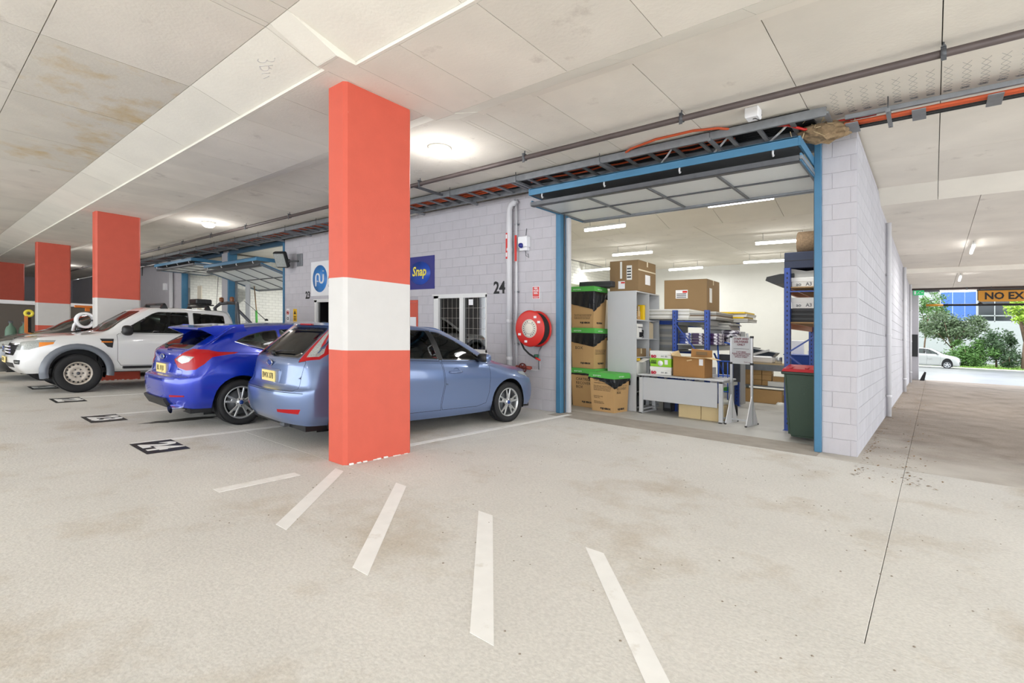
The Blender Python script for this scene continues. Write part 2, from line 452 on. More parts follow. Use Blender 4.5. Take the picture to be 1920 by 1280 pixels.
# ---------------------------------------------------------------- block walls
BR = {}
def brick_mesh(m, h, d=.05, c=.004):
    k = (m.name, round(h, 3))
    if k not in BR:
        b = MB(); j = .004; h2 = h-j
        b.add([(0, 0, 0), (1, 0, 0), (1, 0, h2), (0, 0, h2), (.02, -c, c), (.98, -c, c), (.98, -c, h2-c), (.02, -c, h2-c)],
              [(4,5,6,7),(0,1,5,4),(1,2,6,5),(2,3,7,6),(3,0,4,7)])
        me = b.mesh('brick', m, False); BR[k] = me
    return BR[k]
def holes(u0, u1, zc, ops):
    seg = [(u0, u1)]
    for (a, b, z0, z1) in ops:
        if z0 < zc < z1:
            n = []
            for (p, q) in seg:
                if b <= p or a >= q: n.append((p, q)); continue
                if p < a: n.append((p, a))
                if b < q: n.append((b, q))
            seg = n
    return [(p, q) for p, q in seg if q-p > .02]
def brick_wall(wall, org, ang, length, height, ops, m, near, limit=300, bl=.40, bh=.20, proud=.004):
    """courses of blocks on the plane through org; wall faces local -Y; nearest ones are parts, the rest one joined part"""
    ca, sa = math.cos(ang), math.sin(ang)
    P = []
    n = 0; z = 0.0
    while z < height-.03:
        hh = min(bh, height-z); u = -bl/2 if n % 2 else 0.0
        while u < length:
            a, b = max(u, 0), min(u+bl, length)
            for p, q in (holes(a, b, z+hh/2, ops) if b-a > .03 else []):
                P.append((p, q-.004, z, hh))
            u += bl
        z += bh; n += 1
    P.sort(key=lambda r: (org[0]+ca*(r[0]+r[1])/2-near[0])**2+(org[1]+sa*(r[0]+r[1])/2-near[1])**2+(r[2]-near[2])**2)
    for p, q, z, hh in P[:limit]:
        o = link('brick', brick_mesh(m, hh), wall, (org[0]+ca*p-sa*-proud*RND.random()*0, org[1]+sa*p, z), ang)
        o.scale = (q-p, 1, 1)
    if len(P) > limit:
        b = MB(); c = .004
        for p, q, z, hh in P[limit:]:
            n = len(b.v); h2 = hh-.004
            b.add([(p, 0, z), (q, 0, z), (q, 0, z+h2), (p, 0, z+h2), (p+c, -c, z+c), (q-c, -c, z+c), (q-c, -c, z+h2-c), (p+c, -c, z+h2-c)],
                  [(4,5,6,7),(0,1,5,4),(1,2,6,5),(2,3,7,6),(3,0,4,7)])
        stuff(b.obj('brick_courses', m, wall, (org[0], org[1], 0), ang, fix=False))
def backing(wall, u_br, z_br, org, ang, th, ops, m):
    us = sorted(set(u_br)); zs = sorted(set(z_br)); b = MB()
    for a, c in zip(us, us[1:]):
        for z0, z1 in zip(zs, zs[1:]):
            um, zm = (a+c)/2, (z0+z1)/2
            if any(o[0] < um < o[1] and o[2] < zm < o[3] for o in ops): continue
            b.box((a, .001, z0), (c, th, z1))
    b.obj('mortar_core', m, wall, (org[0], org[1], 0), ang)
def make_wall(name, label, org, ang, length, height, th, ops, mb, mm, near, limit=300, bl=.40, bh=.20):
    wl = struct(link(name, None), label)
    ub = [0, length]; zb = [0, height]
    for o in ops: ub += [max(0, o[0]), min(length, o[1])]; zb += [max(0, o[2]), min(height, o[3])]
    backing(wl, ub, zb, org, ang, th, ops, mm)
    brick_wall(wl, org, ang, length, height, ops, mb, near, limit, bl, bh)
    return wl
X0 = -26.0
def op(xa, xb, z0, z1): return (xa-X0, xb-X0, z0, z1)
OPS = [op(-5.27, -1.115, -1, 5), op(-8.62, -7.01, .99, 2.20), op(-10.1, -9.157, -1, 2.116), op(-13.74, -12.2, 1.0, 2.19),
       op(-19.66, -15.5, -1, 5), op(-24.4, -20.2, -1, 5)]
make_wall('wall_front', 'lilac grey painted block wall with doorways', (X0, 7.65), 0, 26-.735, ZH-.03, .2, OPS, M_paint_wall, M_mortar, (-4.5, 7.65, 1.9))
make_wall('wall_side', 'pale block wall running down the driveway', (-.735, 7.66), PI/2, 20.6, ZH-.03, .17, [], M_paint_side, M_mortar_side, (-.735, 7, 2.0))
make_wall('wall_party', 'white face brick side wall inside unit 24', (-9.2, 8.0), PI/2, 9.7, 3.92, .1, [], M_whitebrick, M_mortar_dark, (-9.2, 14, 3.4), 300, .24, .10)
make_wall('wall_party_a', 'white face brick side wall inside unit 23', (-20.0, 7.86), PI/2, 8, 4.0, .2, [], M_whitebrick, M_mortar_dark, (-20, 7.8, 2.3), 300, .25, .11)
make_wall('wall_party_b', 'white face brick side wall inside unit 22', (-24.6, 7.86), PI/2, 8, 4.0, .2, [], M_whitebrick, M_mortar_dark, (-24.6, 7.8, 2.3), 300, .25, .11)
wb = struct(MB().box((-26, 17.6, -.05), (-.9, 17.75, 4.0)).obj('wall_back', M_white), 'plain white back wall of the units')
wr = struct(MB().box((-1.0, 7.85, -.05), (-.905, 17.7, 3.95)).obj('wall_right', M_white), 'white inner face of the driveway wall')
struct(MB().box((-12.1, 7.85, 0), (-12.0, 17.6, 4.05)).obj('wall_partition', M_white), 'white partition between units')
struct(MB().box((-46, -9, 0), (-45.8, 18, 4.2)).obj('wall_end', M_paint_side), 'far end wall of the car park')
struct(MB().box((-46, 7.66, 0), (-26, 7.85, 4.1)).obj('wall_front_far', M_paint_wall), 'far stretch of the lilac wall')
struct(MB().box((-46, -9.2, -.1), (-23, -9, 4.2)).obj('wall_light_block', M_paint_side), 'unseen wall added behind the viewer to dim the left side')  # out of view, added to keep daylight off the left end
b = MB(); oz = random.Random(4); pts = []
for k in range(26):
    a = 2*PI*k/26; pts.append((-8.35+.14*math.cos(a)*oz.uniform(.5, 1.2), 2.65+.55*math.sin(a)*oz.uniform(.6, 1.15)))
b.prism(pts, 'Z', .0005, .0015); o_ = b.obj('oil_stain', mat('oil_stain', '#4a4742', .5, var=.2, vscale=8)); tag(o_, 'dark oily stain on the floor behind the bright blue car', 'stain', None, 'structure')
# ---------------------------------------------------------------- lights the place has, and an unseen row added for fill
def bulkhead(x, y, z, label, power=15, r=.15):
    t = thing('ceiling_light', label, 'lamp', (x, y, z), group='round lamps along the car park ceiling' if y < 6 else None)
    MB().lathe([(0, 0), (r+.02, 0), (r+.02, -.04), (r, -.05)], axis='Z', n=24).obj('base_ring', M_white, t)
    MB().lathe([(r, -.04), (r*.95, -.09), (r*.7, -.13), (0, -.15)], axis='Z', n=24).obj('diffuser', M_lamp, t)
    lamp('lamp_light', 'POINT', (x, y, z-.45), power, (r, r), (1, .98, .97))
bulkhead(-5.62, 5.1, 4.12, 'glaring round ceiling lamp right of the near pillar')
bulkhead(-14.9, 5.28, 4.12, 'round ceiling lamp above the pickup and bright blue car')
bulkhead(-24.2, 5.2, 4.12, 'round ceiling lamp far off between the second and third pillar')
bulkhead(-33.5, 5.2, 4.12, 'round ceiling lamp far off left of the third pillar')
bulkhead(3.7, 5.2, 4.12, 'round ceiling lamp over the driveway mouth, out of view')
for i, x in enumerate((-25, -16, -7, 2)):  # extra lamps out of view, added to brighten the car park
    bulkhead(x, -3.6, 4.12, 'unseen round fill lamp added behind the viewer, %s in its row' % ('first', 'second', 'third', 'fourth')[i])
def batten(x, y, z, ln, label, hang=.5, rotz=0, power=30, group=None):
    t = thing('tube_light', label, 'lamp', (x, y, z), rotz, group)
    MB().box((-ln/2, -.03, .03), (ln/2, .03, .075), c=.006).obj('housing', M_white, t)
    MB().tube([(-ln/2+.02, 0, 0), (ln/2-.02, 0, 0)], .028, 10).obj('tube', M_lamp2, t)
    for sx in (-1, 1):
        MB().tube([(sx*ln*.35, 0, .075), (sx*ln*.35, 0, .075+hang)], .004, 6).obj('hanger', M_galv, t)
    lamp('tube_glow_light', 'AREA', (x, y, z-.06), power, (ln, .12), (1, 1, .97), (0, 0, rotz))
# ---------------------------------------------------------------- cars
def crom(p0, p1, p2, p3, t):
    return 0.5*((2*p1)+(p2-p0)*t+(2*p0-5*p1+4*p2-p3)*t*t+(3*p1-p0-3*p2+p3)*t*t*t)
def dense(net, nu=4, nv=4):
    """smooth surface through a half net of rings (bottom to top); returns a full mirrored bmesh"""
    def along(seq, n, mirror):
        a = [Vector(p) for p in seq]
        if mirror:
            fl = lambda p: Vector((p.x, -p.y, p.z))
            ext = [fl(a[1])]+a+[fl(a[-2])]
        else: ext = [a[0]*2-a[1]]+a+[a[-1]*2-a[-2]]
        out = []
        for i in range(1, len(ext)-2):
            for k in range(n): out.append(crom(ext[i-1], ext[i], ext[i+1], ext[i+2], k/n))
        return out+[a[-1]]
    rows = [along(r, nu, True) for r in net]
    cols = [along([r[j] for r in rows], nv, False) for j in range(len(rows[0]))]
    nr, nc = len(cols[0]), len(cols)
    bm = bmesh.new(); V = {}
    for j in range(nc):
        for i in range(nr):
            p = cols[j][i].copy()
            if j in (0, nc-1) or i == nr-1: p.y = 0
            V[1, i, j] = bm.verts.new(p)
            V[-1, i, j] = V[1, i, j] if p.y == 0 else bm.verts.new((p.x, -p.y, p.z))
    for sgn in (1, -1):
        for i in range(nr-1):
            for j in range(nc-1):
                q = []
                for v in (V[sgn, i, j], V[sgn, i, j+1], V[sgn, i+1, j+1], V[sgn, i+1, j]):
                    if v not in q: q.append(v)
                if len(q) > 2:
                    try: bm.faces.new(q)
                    except ValueError: pass
    bmesh.ops.remove_doubles(bm, verts=bm.verts[:], dist=1e-5)
    bmesh.ops.recalc_face_normals(bm, faces=bm.faces[:])
    for f in bm.faces: f.smooth = True
    return bm
def inpoly(p, poly):
    c = False; n = len(poly)
    for i in range(n):
        (x1, y1), (x2, y2) = poly[i], poly[(i+1) % n]
        if (y1 > p[1]) != (y2 > p[1]) and p[0] < (x2-x1)*(p[1]-y1)/(y2-y1)+x1: c = not c
    return c
def rounded(poly, r=.05, n=4):
    out = []; m = len(poly)
    for i in range(m):
        p = Vector(poly[i]); a = Vector(poly[i-1])-p; b = Vector(poly[(i+1) % m])-p
        rr = min(r, a.length*.45, b.length*.45); a = p+a.normalized()*rr; b = p+b.normalized()*rr
        for k in range(n+1):
            t = k/n; out.append(tuple(a*(1-t)**2+p*2*t*(1-t)+b*t*t))
    return out
VIEWS = {'side': (Vector((1, 0, 0)), Vector((0, 0, 1))), 'rear': (Vector((0, 1, 0)), Vector((0, 0, 1))), 'top': (Vector((1, 0, 0)), Vector((0, 1, 0))),
         'obl': (Vector((.6, .8, 0)), Vector((0, 0, 1)))}
def cut(bm, poly, view, ok):
    """score the outline into the skin and hand back the faces inside it"""
    U, W = VIEWS[view] if isinstance(view, str) else view
    D = U.cross(W)
    n = len(poly)
    for i in range(n):
        (a1, b1), (a2, b2) = poly[i], poly[(i+1) % n]
        lo = (min(a1, a2)-.002, min(b1, b2)-.002); hi = (max(a1, a2)+.002, max(b1, b2)+.002)
        fs = []
        for f in bm.faces:
            us = [v.co.dot(U) for v in f.verts]
            if max(us) < lo[0] or min(us) > hi[0]: continue
            ws = [v.co.dot(W) for v in f.verts]
            if max(ws) < lo[1] or min(ws) > hi[1]: continue
            if ok(f): fs.append(f)
        if not fs: continue
        e = U*(a2-a1)+W*(b2-b1)
        if e.length < 1e-6: continue
        g = set(fs)
        for f in fs: g.update(f.edges); g.update(f.verts)
        bmesh.ops.bisect_plane(bm, geom=list(g), plane_co=U*a1+W*b1, plane_no=e.cross(D).normalized(), dist=1e-5)
    r = []
    for f in bm.faces:
        c = f.calc_center_median()
        if ok(f) and inpoly((c.dot(U), c.dot(W)), poly): r.append(f)
    return r
def take(bm, faces):
    nb = bmesh.new(); mp = {}
    for f in faces:
        vs = []
        for v in f.verts:
            if v not in mp: mp[v] = nb.verts.new(v.co)
            vs.append(mp[v])
        q = nb.faces.new(vs); q.smooth = True
    bmesh.ops.delete(bm, geom=faces, context='FACES')
    return nb
def finish(nb, name, mats, parent, gap=0.0, depth=0.0, lift=0.0):
    if lift or gap:
        nb.normal_update()
    if gap:
        r = bmesh.ops.inset_region(nb, faces=nb.faces[:], thickness=gap, depth=-0.0, use_boundary=True, use_even_offset=True)
        for f in r['faces']: f.material_index = 1; f.smooth = False
    if lift:
        nb.normal_update()
        off = {v: v.normal*lift for v in nb.verts if not v.is_boundary}
        for v, d in off.items(): v.co += d
    me = bpy.data.meshes.new(name); nb.to_mesh(me); nb.free()
    for m in mats: me.materials.append(m)
    return link(name, me, parent)
def wheel(parent, x, y, r, w, rim_r, style, m_rim, side):
    """tyre with its rim; axle along y; side +1 = outer face towards +y"""
    t = MB(); h = w/2
    prof = [(rim_r, -h*.8), (rim_r+.01, -h*.92), ((r+rim_r)/2, -h), (r-.03, -h*.97), (r-.006, -h*.8), (r, -h*.6)]
    for k in (-.45, -.15, .15, .45): prof += [(r, (k-.06)*w*.9), (r-.007, (k-.05)*w*.9), (r-.007, (k+.05)*w*.9), (r, (k+.06)*w*.9)]
    prof = sorted(prof[:6], key=lambda q: 0)+prof[6:]+[(r, h*.6), (r-.006, h*.8), (r-.03, h*.97), ((r+rim_r)/2, h), (rim_r+.01, h*.92), (rim_r, h*.8)]
    t.lathe(prof, (0, 0, 0), 'Y', 40)
    wl = t.obj('wheel', M_rubber, parent, (x, y, r))
    b = MB(); s = side
    b.lathe([(rim_r+.004, s*h*.80), (rim_r+.012, s*h*.88), (rim_r-.012, s*h*.86), (rim_r-.02, s*h*.5), (rim_r-.03, -s*h*.7)], (0, 0, 0), 'Y', 40)
    yf = s*h*.72
    if style == 'steel':
        b.lathe([(rim_r-.02, s*h*.3), (rim_r-.035, s*h*.45), (rim_r*.72, s*h*.62), (rim_r*.5, s*h*.66), (rim_r*.42, s*h*.5), (rim_r*.3, s*h*.5), (0.02, s*h*.55), (0, s*h*.55)], (0, 0, 0), 'Y', 40)
        for k in range(16):
            a = 2*PI*k/16; c = Vector((math.cos(a)*rim_r*.80, s*h*.58, math.sin(a)*rim_r*.80))
            n = len(b.v); b.lathe([(0, .004*s), (.018, 0.004*s)], (0, 0, 0), 'Y', 8, mi=1)
            for i in range(n, len(b.v)): b.v[i] += c
        for k in range(6):
            a = 2*PI*k/6; c = Vector((math.cos(a)*rim_r*.36, s*h*.5, math.sin(a)*rim_r*.36))
            n = len(b.v); b.lathe([(.014, 0), (.012, .02*s), (0, .022*s)], (0, 0, 0), 'Y', 6, mi=2)
            for i in range(n, len(b.v)): b.v[i] += c
    else:
        nsp = 5
        for k in range(nsp):
            a0 = 2*PI*k/nsp+PI/2
            for da in (-.20, .20):
                a1 = a0+da
                p0 = Vector((math.cos(a0+da*.9)*.055, yf, math.sin(a0+da*.9)*.055)); p1 = Vector((math.cos(a1*1.0)*(rim_r-.012), yf+s*.004, math.sin(a1)*(rim_r-.012)))
                b.obox(p0, p1, .026, .026, 0, up=(0, s, 0), c=.006)
            p0 = Vector((math.cos(a0)*.05, yf, math.sin(a0)*.05)); p1 = Vector((math.cos(a0)*rim_r*.62, yf, math.sin(a0)*rim_r*.62))
            b.obox(p0, p1, .06, .02, 0, up=(0, s, 0), c=.006)
            aa = a0+PI/nsp; c = Vector((math.cos(aa)*.05, yf+s*.008, math.sin(aa)*.05))
            n = len(b.v); b.lathe([(.009, 0), (.009, .008*s), (0, .01*s)], (0, 0, 0), 'Y', 6, mi=2)
            for i in range(n, len(b.v)): b.v[i] += c
        b.lathe([(.07, yf-s*.02), (.068, yf+s*.012), (.0, yf+s*.016)], (0, 0, 0), 'Y', 20)
        b.lathe([(rim_r*.78, s*h*.2), (rim_r*.78, s*h*.24), (0, s*h*.24)], (0, 0, 0), 'Y', 28, mi=2)
    rim = b.obj('rim', [m_rim, M_black, M_dsteel], wl)
    n = MB(); n.lathe([(.03, yf+s*.01), (.028, yf+s*.022), (0, yf+s*.024)], (0, 0, 0), 'Y', 16)
    n.obj('hub_cap', M_dsteel if style == 'steel' else mat('badge_blue', '#1d3f86', .3), wl)
    return wl
def arch_fs(bm, cx, cz, r, n=28):
    out = []
    for s in (1, -1):
        poly = [(cx+r*math.cos(2*PI*k/n), cz+r*math.sin(2*PI*k/n)) for k in range(n)]
        out.append(cut(bm, poly, 'side', lambda f, s=s: f.calc_center_median().y*s > .45))
        bmesh.ops.delete(bm, geom=out[-1], context='FACES')
def arch_liner(parent, cx, cz, r, half, m=None):
    n = 20
    for s in (1, -1):
        b = MB(); vs = []; fs = []
        for k in range(n+1):
            a = -.35+(PI+.7)*k/n
            for yy in (half, half-.34): vs.append((cx+(r+.002)*math.cos(a), s*yy, cz+(r+.002)*math.sin(a)))
        for k in range(n): fs.append((2*k, 2*k+1, 2*k+3, 2*k+2))
        b.add(vs, fs)
        b.add([(cx-r, s*(half-.34), cz-.2), (cx+r, s*(half-.34), cz-.2), (cx+r, s*(half-.34), cz+r), (cx-r, s*(half-.34), cz+r)], [(0, 1, 2, 3)])
        b.obj('arch_liner', M_black, parent)
G_car = glass_mat('car_glass', '#aebcb5', .62)
G_dark = glass_mat('dark_car_glass', '#5a626a', .4)
M_seat = mat('dark_seat_cloth', '#3a3b40', .9)
M_chrome = mat('chrome', '#dcdde0', .12, 1.0)
M_lens_r = mat('red_lamp_lens', '#a80a14', .3, coat=.15, spec=.3)
M_lens_w = mat('clear_lamp_lens', '#9fa3a0', .12, coat=1, var=.2, vscale=60)
M_lens_o = mat('amber_lamp_lens', '#f08a1e', .2, coat=1)
M_plate = mat('yellow_number_plate', '#f3dc8e', .5)
M_seam = mat('panel_seam', '#22262c', .8)
M_trim = mat('black_window_trim', '#121315', .35, coat=.4)

def person_space(t, floor=.25, seat=.62, xs_=(-.55, .35), dash=.75):
    """seats, dashboard and wheel seen through the glass"""
    b = MB()
    for x in xs_:
        for s in (1, -1):
            y = s*.37
            b.box((x-.05, y-.24, seat-.2), (x+.45, y+.24, seat-.05), c=.05)
            b.prism([(x-.02, seat-.1), (x+.13, seat-.1), (x-.08, seat+.52), (x-.2, seat+.50)], 'Y', y-.24, y+.24)
            b.box((x-.24, y-.13, seat+.54), (x-.12, y+.13, seat+.74), c=.04)
    b.obj('seats', M_seat, t)
    b = MB(); b.prism([(dash+.35, floor), (dash+.35, .95), (dash-.02, .93), (dash-.1, .82), (dash-.05, floor)], 'Y', -.66, .66)
    b.box((-1.5, -.7, floor-.02), (dash+.4, .7, floor))
    b.obj('dashboard', M_black, t)
    b = MB(); c = Vector((dash-.22, -.37, .84)); ax = Vector((-.92, 0, .38)); u = Vector((0, 1, 0)); v = ax.cross(u)
    b.tube([c+(u*math.cos(a)+v*math.sin(a))*.185 for a in [2*PI*k/20 for k in range(21)]], .014, 6)
    for a in (0, PI, -PI/2): b.obox(c, c+(u*math.cos(a)+v*math.sin(a))*.18, .03, .012)
    b.obox(c, c-ax*.2, .05, .05)
    b.obj('steering_wheel', M_black, t)

def hatch_net(k):
    """ring net of a five door hatchback; k tweaks: dict of small offsets"""
    sx = [-1.72, -1.35, -.85, -.25, .35, .85, 1.29, 1.74]         # columns 4..11
    def ring(rear, side_y, side_z, corner_r, front, corner_f, xs_=None, cz=(0, 0)):
        """rear/front=(x_centre, x_mid, x_corner, z); corner=(x, y); side arrays of 8"""
        xx = xs_ or sx
        r = [(rear[0], 0, rear[3]), (rear[1], .42, rear[3]), (rear[2], .70, rear[3]), (corner_r[0], corner_r[1], (rear[3]+side_z[0])/2)]
        r += [(xx[i], side_y[i], side_z[i]) for i in range(8)]
        r += [(corner_f[0], corner_f[1], (front[3]+side_z[7])/2), (front[1], .40, front[3]), (front[0], 0, front[3])]
        return r
    net = []
    net.append(ring((-2.06, -2.05, -1.98, .27), [.80]*8, [.26, .24, .20, .19, .19, .20, .22, .24], (-1.90, .79), (2.06, 2.02, 0, .19), (1.90, .72)))
    net.append(ring((-2.14, -2.12, -2.03, .36), [.865, .87, .865, .86, .86, .865, .875, .85], [.36, .34, .32, .31, .31, .32, .34, .34], (-1.93, .85), (2.14, 2.09, 0, .31), (1.96, .74)))
    net.append(ring((-2.17, -2.15, -2.05, .52), [.885, .895, .882, .875, .876, .885, .90, .865], [.52]*8, (-1.94, .868), (2.17, 2.12, 0, .47), (1.97, .755)))
    net.append(ring((-2.16, -2.14, -2.04, .66), [.893, .91, .893, .89, .891, .90, .915, .86], [.67]*8, (-1.94, .872), (2.15, 2.09, 0, .62), (1.93, .75)))
    net.append(ring((-2.07, -2.06, -1.99, .70), [.898, .912, .899, .896, .897, .905, .913, .84], [.74, .74, .75, .75, .75, .74, .74, .70], (-1.925, .862), (2.09, 2.02, 0, .72), (1.86, .735)))
    net.append(ring((-2.05, -2.03, -1.97, .84), [.888, .895, .893, .889, .888, .885, .86, .79], [.87, .88, .88, .87, .865, .855, .83, .775], (-1.90, .835), (1.98, 1.91, 0, .775), (1.78, .69)))
    net.append(ring((-2.03, -2.01, -1.945, .97), [.865, .868, .866, .862, .858, .85, .79, .71], [.985, .98, .965, .95, .94, .925, .895, .835], (-1.87, .80), (1.80, 1.74, 0, .835), (1.62, .62)))
    xg = [-1.67, -1.32, -.85, -.25, .35, .80, 1.02, 1.06]
    net.append(ring((-1.96, -1.94, -1.88, 1.06), [.832, .837, .838, .835, .83, .815, .755, .69], [1.055, 1.04, 1.02, 1.0, .985, .975, .975, .985], (-1.80, .765), (1.14, 1.12, 0, 1.0), (1.09, .58), xg))
    xg = [-1.50, -1.20, -.80, -.27, .18, .43, .55, .61]
    net.append(ring((-1.74, -1.72, -1.66, 1.25), [.725, .735, .745, .748, .74, .72, .685, .64], [1.255, 1.25, 1.24, 1.235, 1.225, 1.215, 1.215, 1.22], (-1.60, .67), (.74, .72, 0, 1.235), (.68, .50), xg))
    xg = [-1.32, -1.08, -.75, -.33, -.06, .08, .15, .19]
    net.append(ring((-1.52, -1.50, -1.45, 1.425), [.585, .60, .615, .62, .612, .60, .575, .54], [1.415, 1.425, 1.43, 1.428, 1.415, 1.405, 1.40, 1.405], (-1.41, .53), (.30, .28, 0, 1.42), (.25, .43), xg))
    xg = [-1.20, -1.0, -.74, -.40, -.18, -.08, -.03, .0]
    net.append(ring((-1.42, -1.40, -1.35, 1.462), [.42, .43, .44, .445, .44, .43, .40, .37], [1.464, 1.474, 1.48, 1.476, 1.464, 1.455, 1.45, 1.452], (-1.29, .38), (.12, .11, 0, 1.458), (.08, .28), xg))
    r = [(x, 0, z) for x, z in ((-1.35, 1.476), (-1.34, 1.476), (-1.28, 1.478), (-1.22, 1.481), (-1.14, 1.484), (-.97, 1.49), (-.74, 1.496), (-.44, 1.492), (-.24, 1.482), (-.14, 1.475), (-.09, 1.472), (-.04, 1.470), (.0, 1.468), (.04, 1.466), (.05, 1.465))]
    net.append(r)
    return net
def hatchback(name, label, paint, variant, loc, rotz, zs=1.0):
    t = thing(name, label, 'car', loc, rotz)
    net = hatch_net({})
    if variant == 3:
        def w3(p):
            x, y, z = p
            if z > .95 and x < .4: x -= .02*max(0, -x)*0
            return (x, y*1.005, z)
        net = [[w3(p) for p in r] for r in net]
    bm = dense(net)
    if variant == 3:
        for v in bm.verts:
            q = min(1, max(0, (-.1-v.co.x)/1.5)); v.co.z -= .11*q*min(1, max(0, (v.co.z-1.0)/.38))
    if zs != 1: 
        for v in bm.verts: v.co.z *= zs
    WX, FX, WR = -1.35, 1.29, .316
    for cx in (WX, FX): arch_fs(bm, cx, .335, .362)
    side = lambda s: (lambda f: f.calc_center_median().y*s > .3 and abs(f.normal.y) > .28)
    rear = lambda f: f.calc_center_median().x < -1.3 and f.normal.x < -.15
    front = lambda f: f.calc_center_median().x > .05 and f.normal.x > .1
    PM = [paint, M_seam]
    # glass
    rg = rounded([(-.60, 1.035), (.60, 1.035), (.49, 1.40), (-.49, 1.40)], .06)
    if variant == 3: rg = rounded([(-.59, 1.05), (.59, 1.05), (.48, 1.30), (-.48, 1.30)], .05)
    finish(take(bm, cut(bm, rg, 'rear', rear)), 'rear_window', [G_car, M_trim], t, gap=.035 if variant == 2 else .02)
    ws = rounded([(-.62, 1.0), (.62, 1.0), (.50, 1.41), (-.50, 1.41)], .05)
    finish(take(bm, cut(bm, ws, 'rear', lambda f: f.calc_center_median().x > .1 and f.normal.x > .3)), 'windscreen', [G_car, M_trim], t, gap=.03)
    for s in (-1, 1):
        if variant == 2:
            fw = [(-.02, 1.0), (.80, .985), (.70, 1.05), (.30, 1.28), (.05, 1.385), (-.10, 1.40)]
            rw = [(-.08, 1.005), (-.95, 1.035), (-1.02, 1.10), (-.80, 1.37), (-.60, 1.41), (-.17, 1.41)]
            qw = [(-1.02, 1.05), (-1.30, 1.10), (-1.16, 1.30), (-1.0, 1.36), (-.90, 1.35)]
        else:
            fw = [(-.02, 1.0), (.80, .985), (.70, 1.05), (.30, 1.28), (.05, 1.38), (-.10, 1.395)]
            rw = [(-.08, 1.005), (-.72, 1.025), (-.72, 1.35), (-.17, 1.39)]
            qw = [(-.76, 1.03), (-1.00, 1.06), (-1.38, 1.17), (-1.18, 1.26), (-.95, 1.32), (-.76, 1.345)]
        for nm, pg in (('front_side_window', fw), ('rear_side_window', rw), ('quarter_window', qw)):
            if variant == 2 and nm == 'quarter_window': continue
            finish(take(bm, cut(bm, rounded(pg, .03, 2), 'side', side(s))), nm, [G_car, M_trim], t, gap=.018)
        # doors
        fd = [(-.05, .995), (.0, .66), (-.06, .36), (-.04, .30), (.62, .30), (.80, .34), (.86, .50), (.87, .90), (.83, .975)]
        rd = [(-.065, .995), (-.015, .66), (-.075, .36), (-.055, .30), (-.70, .30), (-.90, .50), (-1.02, .80), (-1.0, 1.03)]
        for nm, pg in (('front_door', fd), ('rear_door', rd)):
            fs = cut(bm, pg, 'side', side(s))
            d = finish(take(bm, fs), nm, PM, t, gap=.006)
            hx = .06 if nm == 'front_door' else -.86
            hz = .83 if nm == 'front_door' else .85
            b = MB(); yb = s*.893
            b.lathe([(0, 0), (.05, 0.002), (.062, .008*s)], (hx+.13, yb-s*.006, hz), 'Y', 16)
            b.tube([(hx, yb, hz), (hx+.03, yb+s*.028, hz+.002), (hx+.19, yb+s*.03, hz+.002), (hx+.24, yb, hz)], [.013, .016, .016, .012], 8)
            b.obj('handle', paint, d)
        # pillar trim between the windows
        fs = cut(bm, [(-.085, 1.0), (-.015, .995), (-.10, 1.405), (-.175, 1.41)], 'side', side(s))
        if fs: finish(take(bm, fs), 'pillar_trim', [M_trim], t)
        # lamps
        if variant == 2:
            pg = [(.615, .99), (.80, 1.03), (.80, 1.10), (.56, 1.44), (.505, 1.44)]
            pg = [(s*a, b_) for a, b_ in pg]
            fs = cut(bm, pg, 'rear', lambda f: f.calc_center_median().x < -1.25 and f.normal.x < -.1)
            nb = take(bm, fs)
            for f in nb.faces: f.material_index = 2
            for f in cut(nb, [(s*a, b_) for a, b_ in ((.675, 1.05), (.765, 1.06), (.765, 1.10), (.575, 1.37), (.535, 1.37))], 'rear', lambda f: True): f.material_index = 0
            me = bpy.data.meshes.new('tail_lamp'); nb.to_mesh(me); nb.free()
            for m in (M_lens_w, M_seam, M_lens_r): me.materials.append(m)
            link('tail_lamp', me, t)
        else:
            U = (Vector((.35, s*.937, 0)), Vector((0, 0, 1)))
            # outline in the oblique view of the rear corner
            o = lambda x, y: .35*x+.937*abs(y)
            pg = [(o(-2.03, .40), .90), (o(-2.02, .52), .80), (o(-1.97, .70), .77), (o(-1.86, .83), .79), (o(-1.78, .86), .86), (o(-1.70, .87), .955), (o(-1.44, .87), 1.0), (o(-1.42, .865), 1.02),
                  (o(-1.64, .85), 1.025), (o(-1.76, .81), 1.05), (o(-1.93, .66), 1.06), (o(-1.98, .52), .97)]
            fs = cut(bm, pg, U, lambda f: f.calc_center_median().x < -1.2 and f.calc_center_median().y*s > .3)
            nb = take(bm, fs)
            for f in cut(nb, [(o(-2.02, .44), .90), (o(-2.0, .60), .855), (o(-1.95, .72), .885), (o(-1.90, .78), .955), (o(-1.98, .58), .965)], U, lambda f: True): f.material_index = 2
            me = bpy.data.meshes.new('tail_lamp'); nb.to_mesh(me); nb.free()
            for m in (M_lens_r, M_seam, M_lens_w): me.materials.append(m)
            link('tail_lamp', me, t)
        # headlamp
        U = (Vector((-.5, s*.866, 0)), Vector((0, 0, 1)))
        o2 = lambda x, y: -.5*x+.866*abs(y)
        pg = [(o2(2.05, .50), .64), (o2(1.85, .76), .66), (o2(1.55, .86), .76), (o2(1.5, .82), .80), (o2(1.75, .73), .79), (o2(1.98, .48), .74)]
        fs = cut(bm, pg, U, lambda f: f.calc_center_median().x > 1.3 and f.calc_center_median().y*s > .3)
        if fs: finish(take(bm, fs), 'headlamp', [M_lens_w, M_seam], t, gap=.006)
        # rear reflector low in the bumper
        pg = [(s*.42, .40), (s*.74, .40), (s*.78, .47), (s*.42, .445)] if variant == 2 else [(s*.50, .40), (s*.76, .42), (s*.76, .45), (s*.50, .44)]
        fs = cut(bm, pg, 'rear', rear)
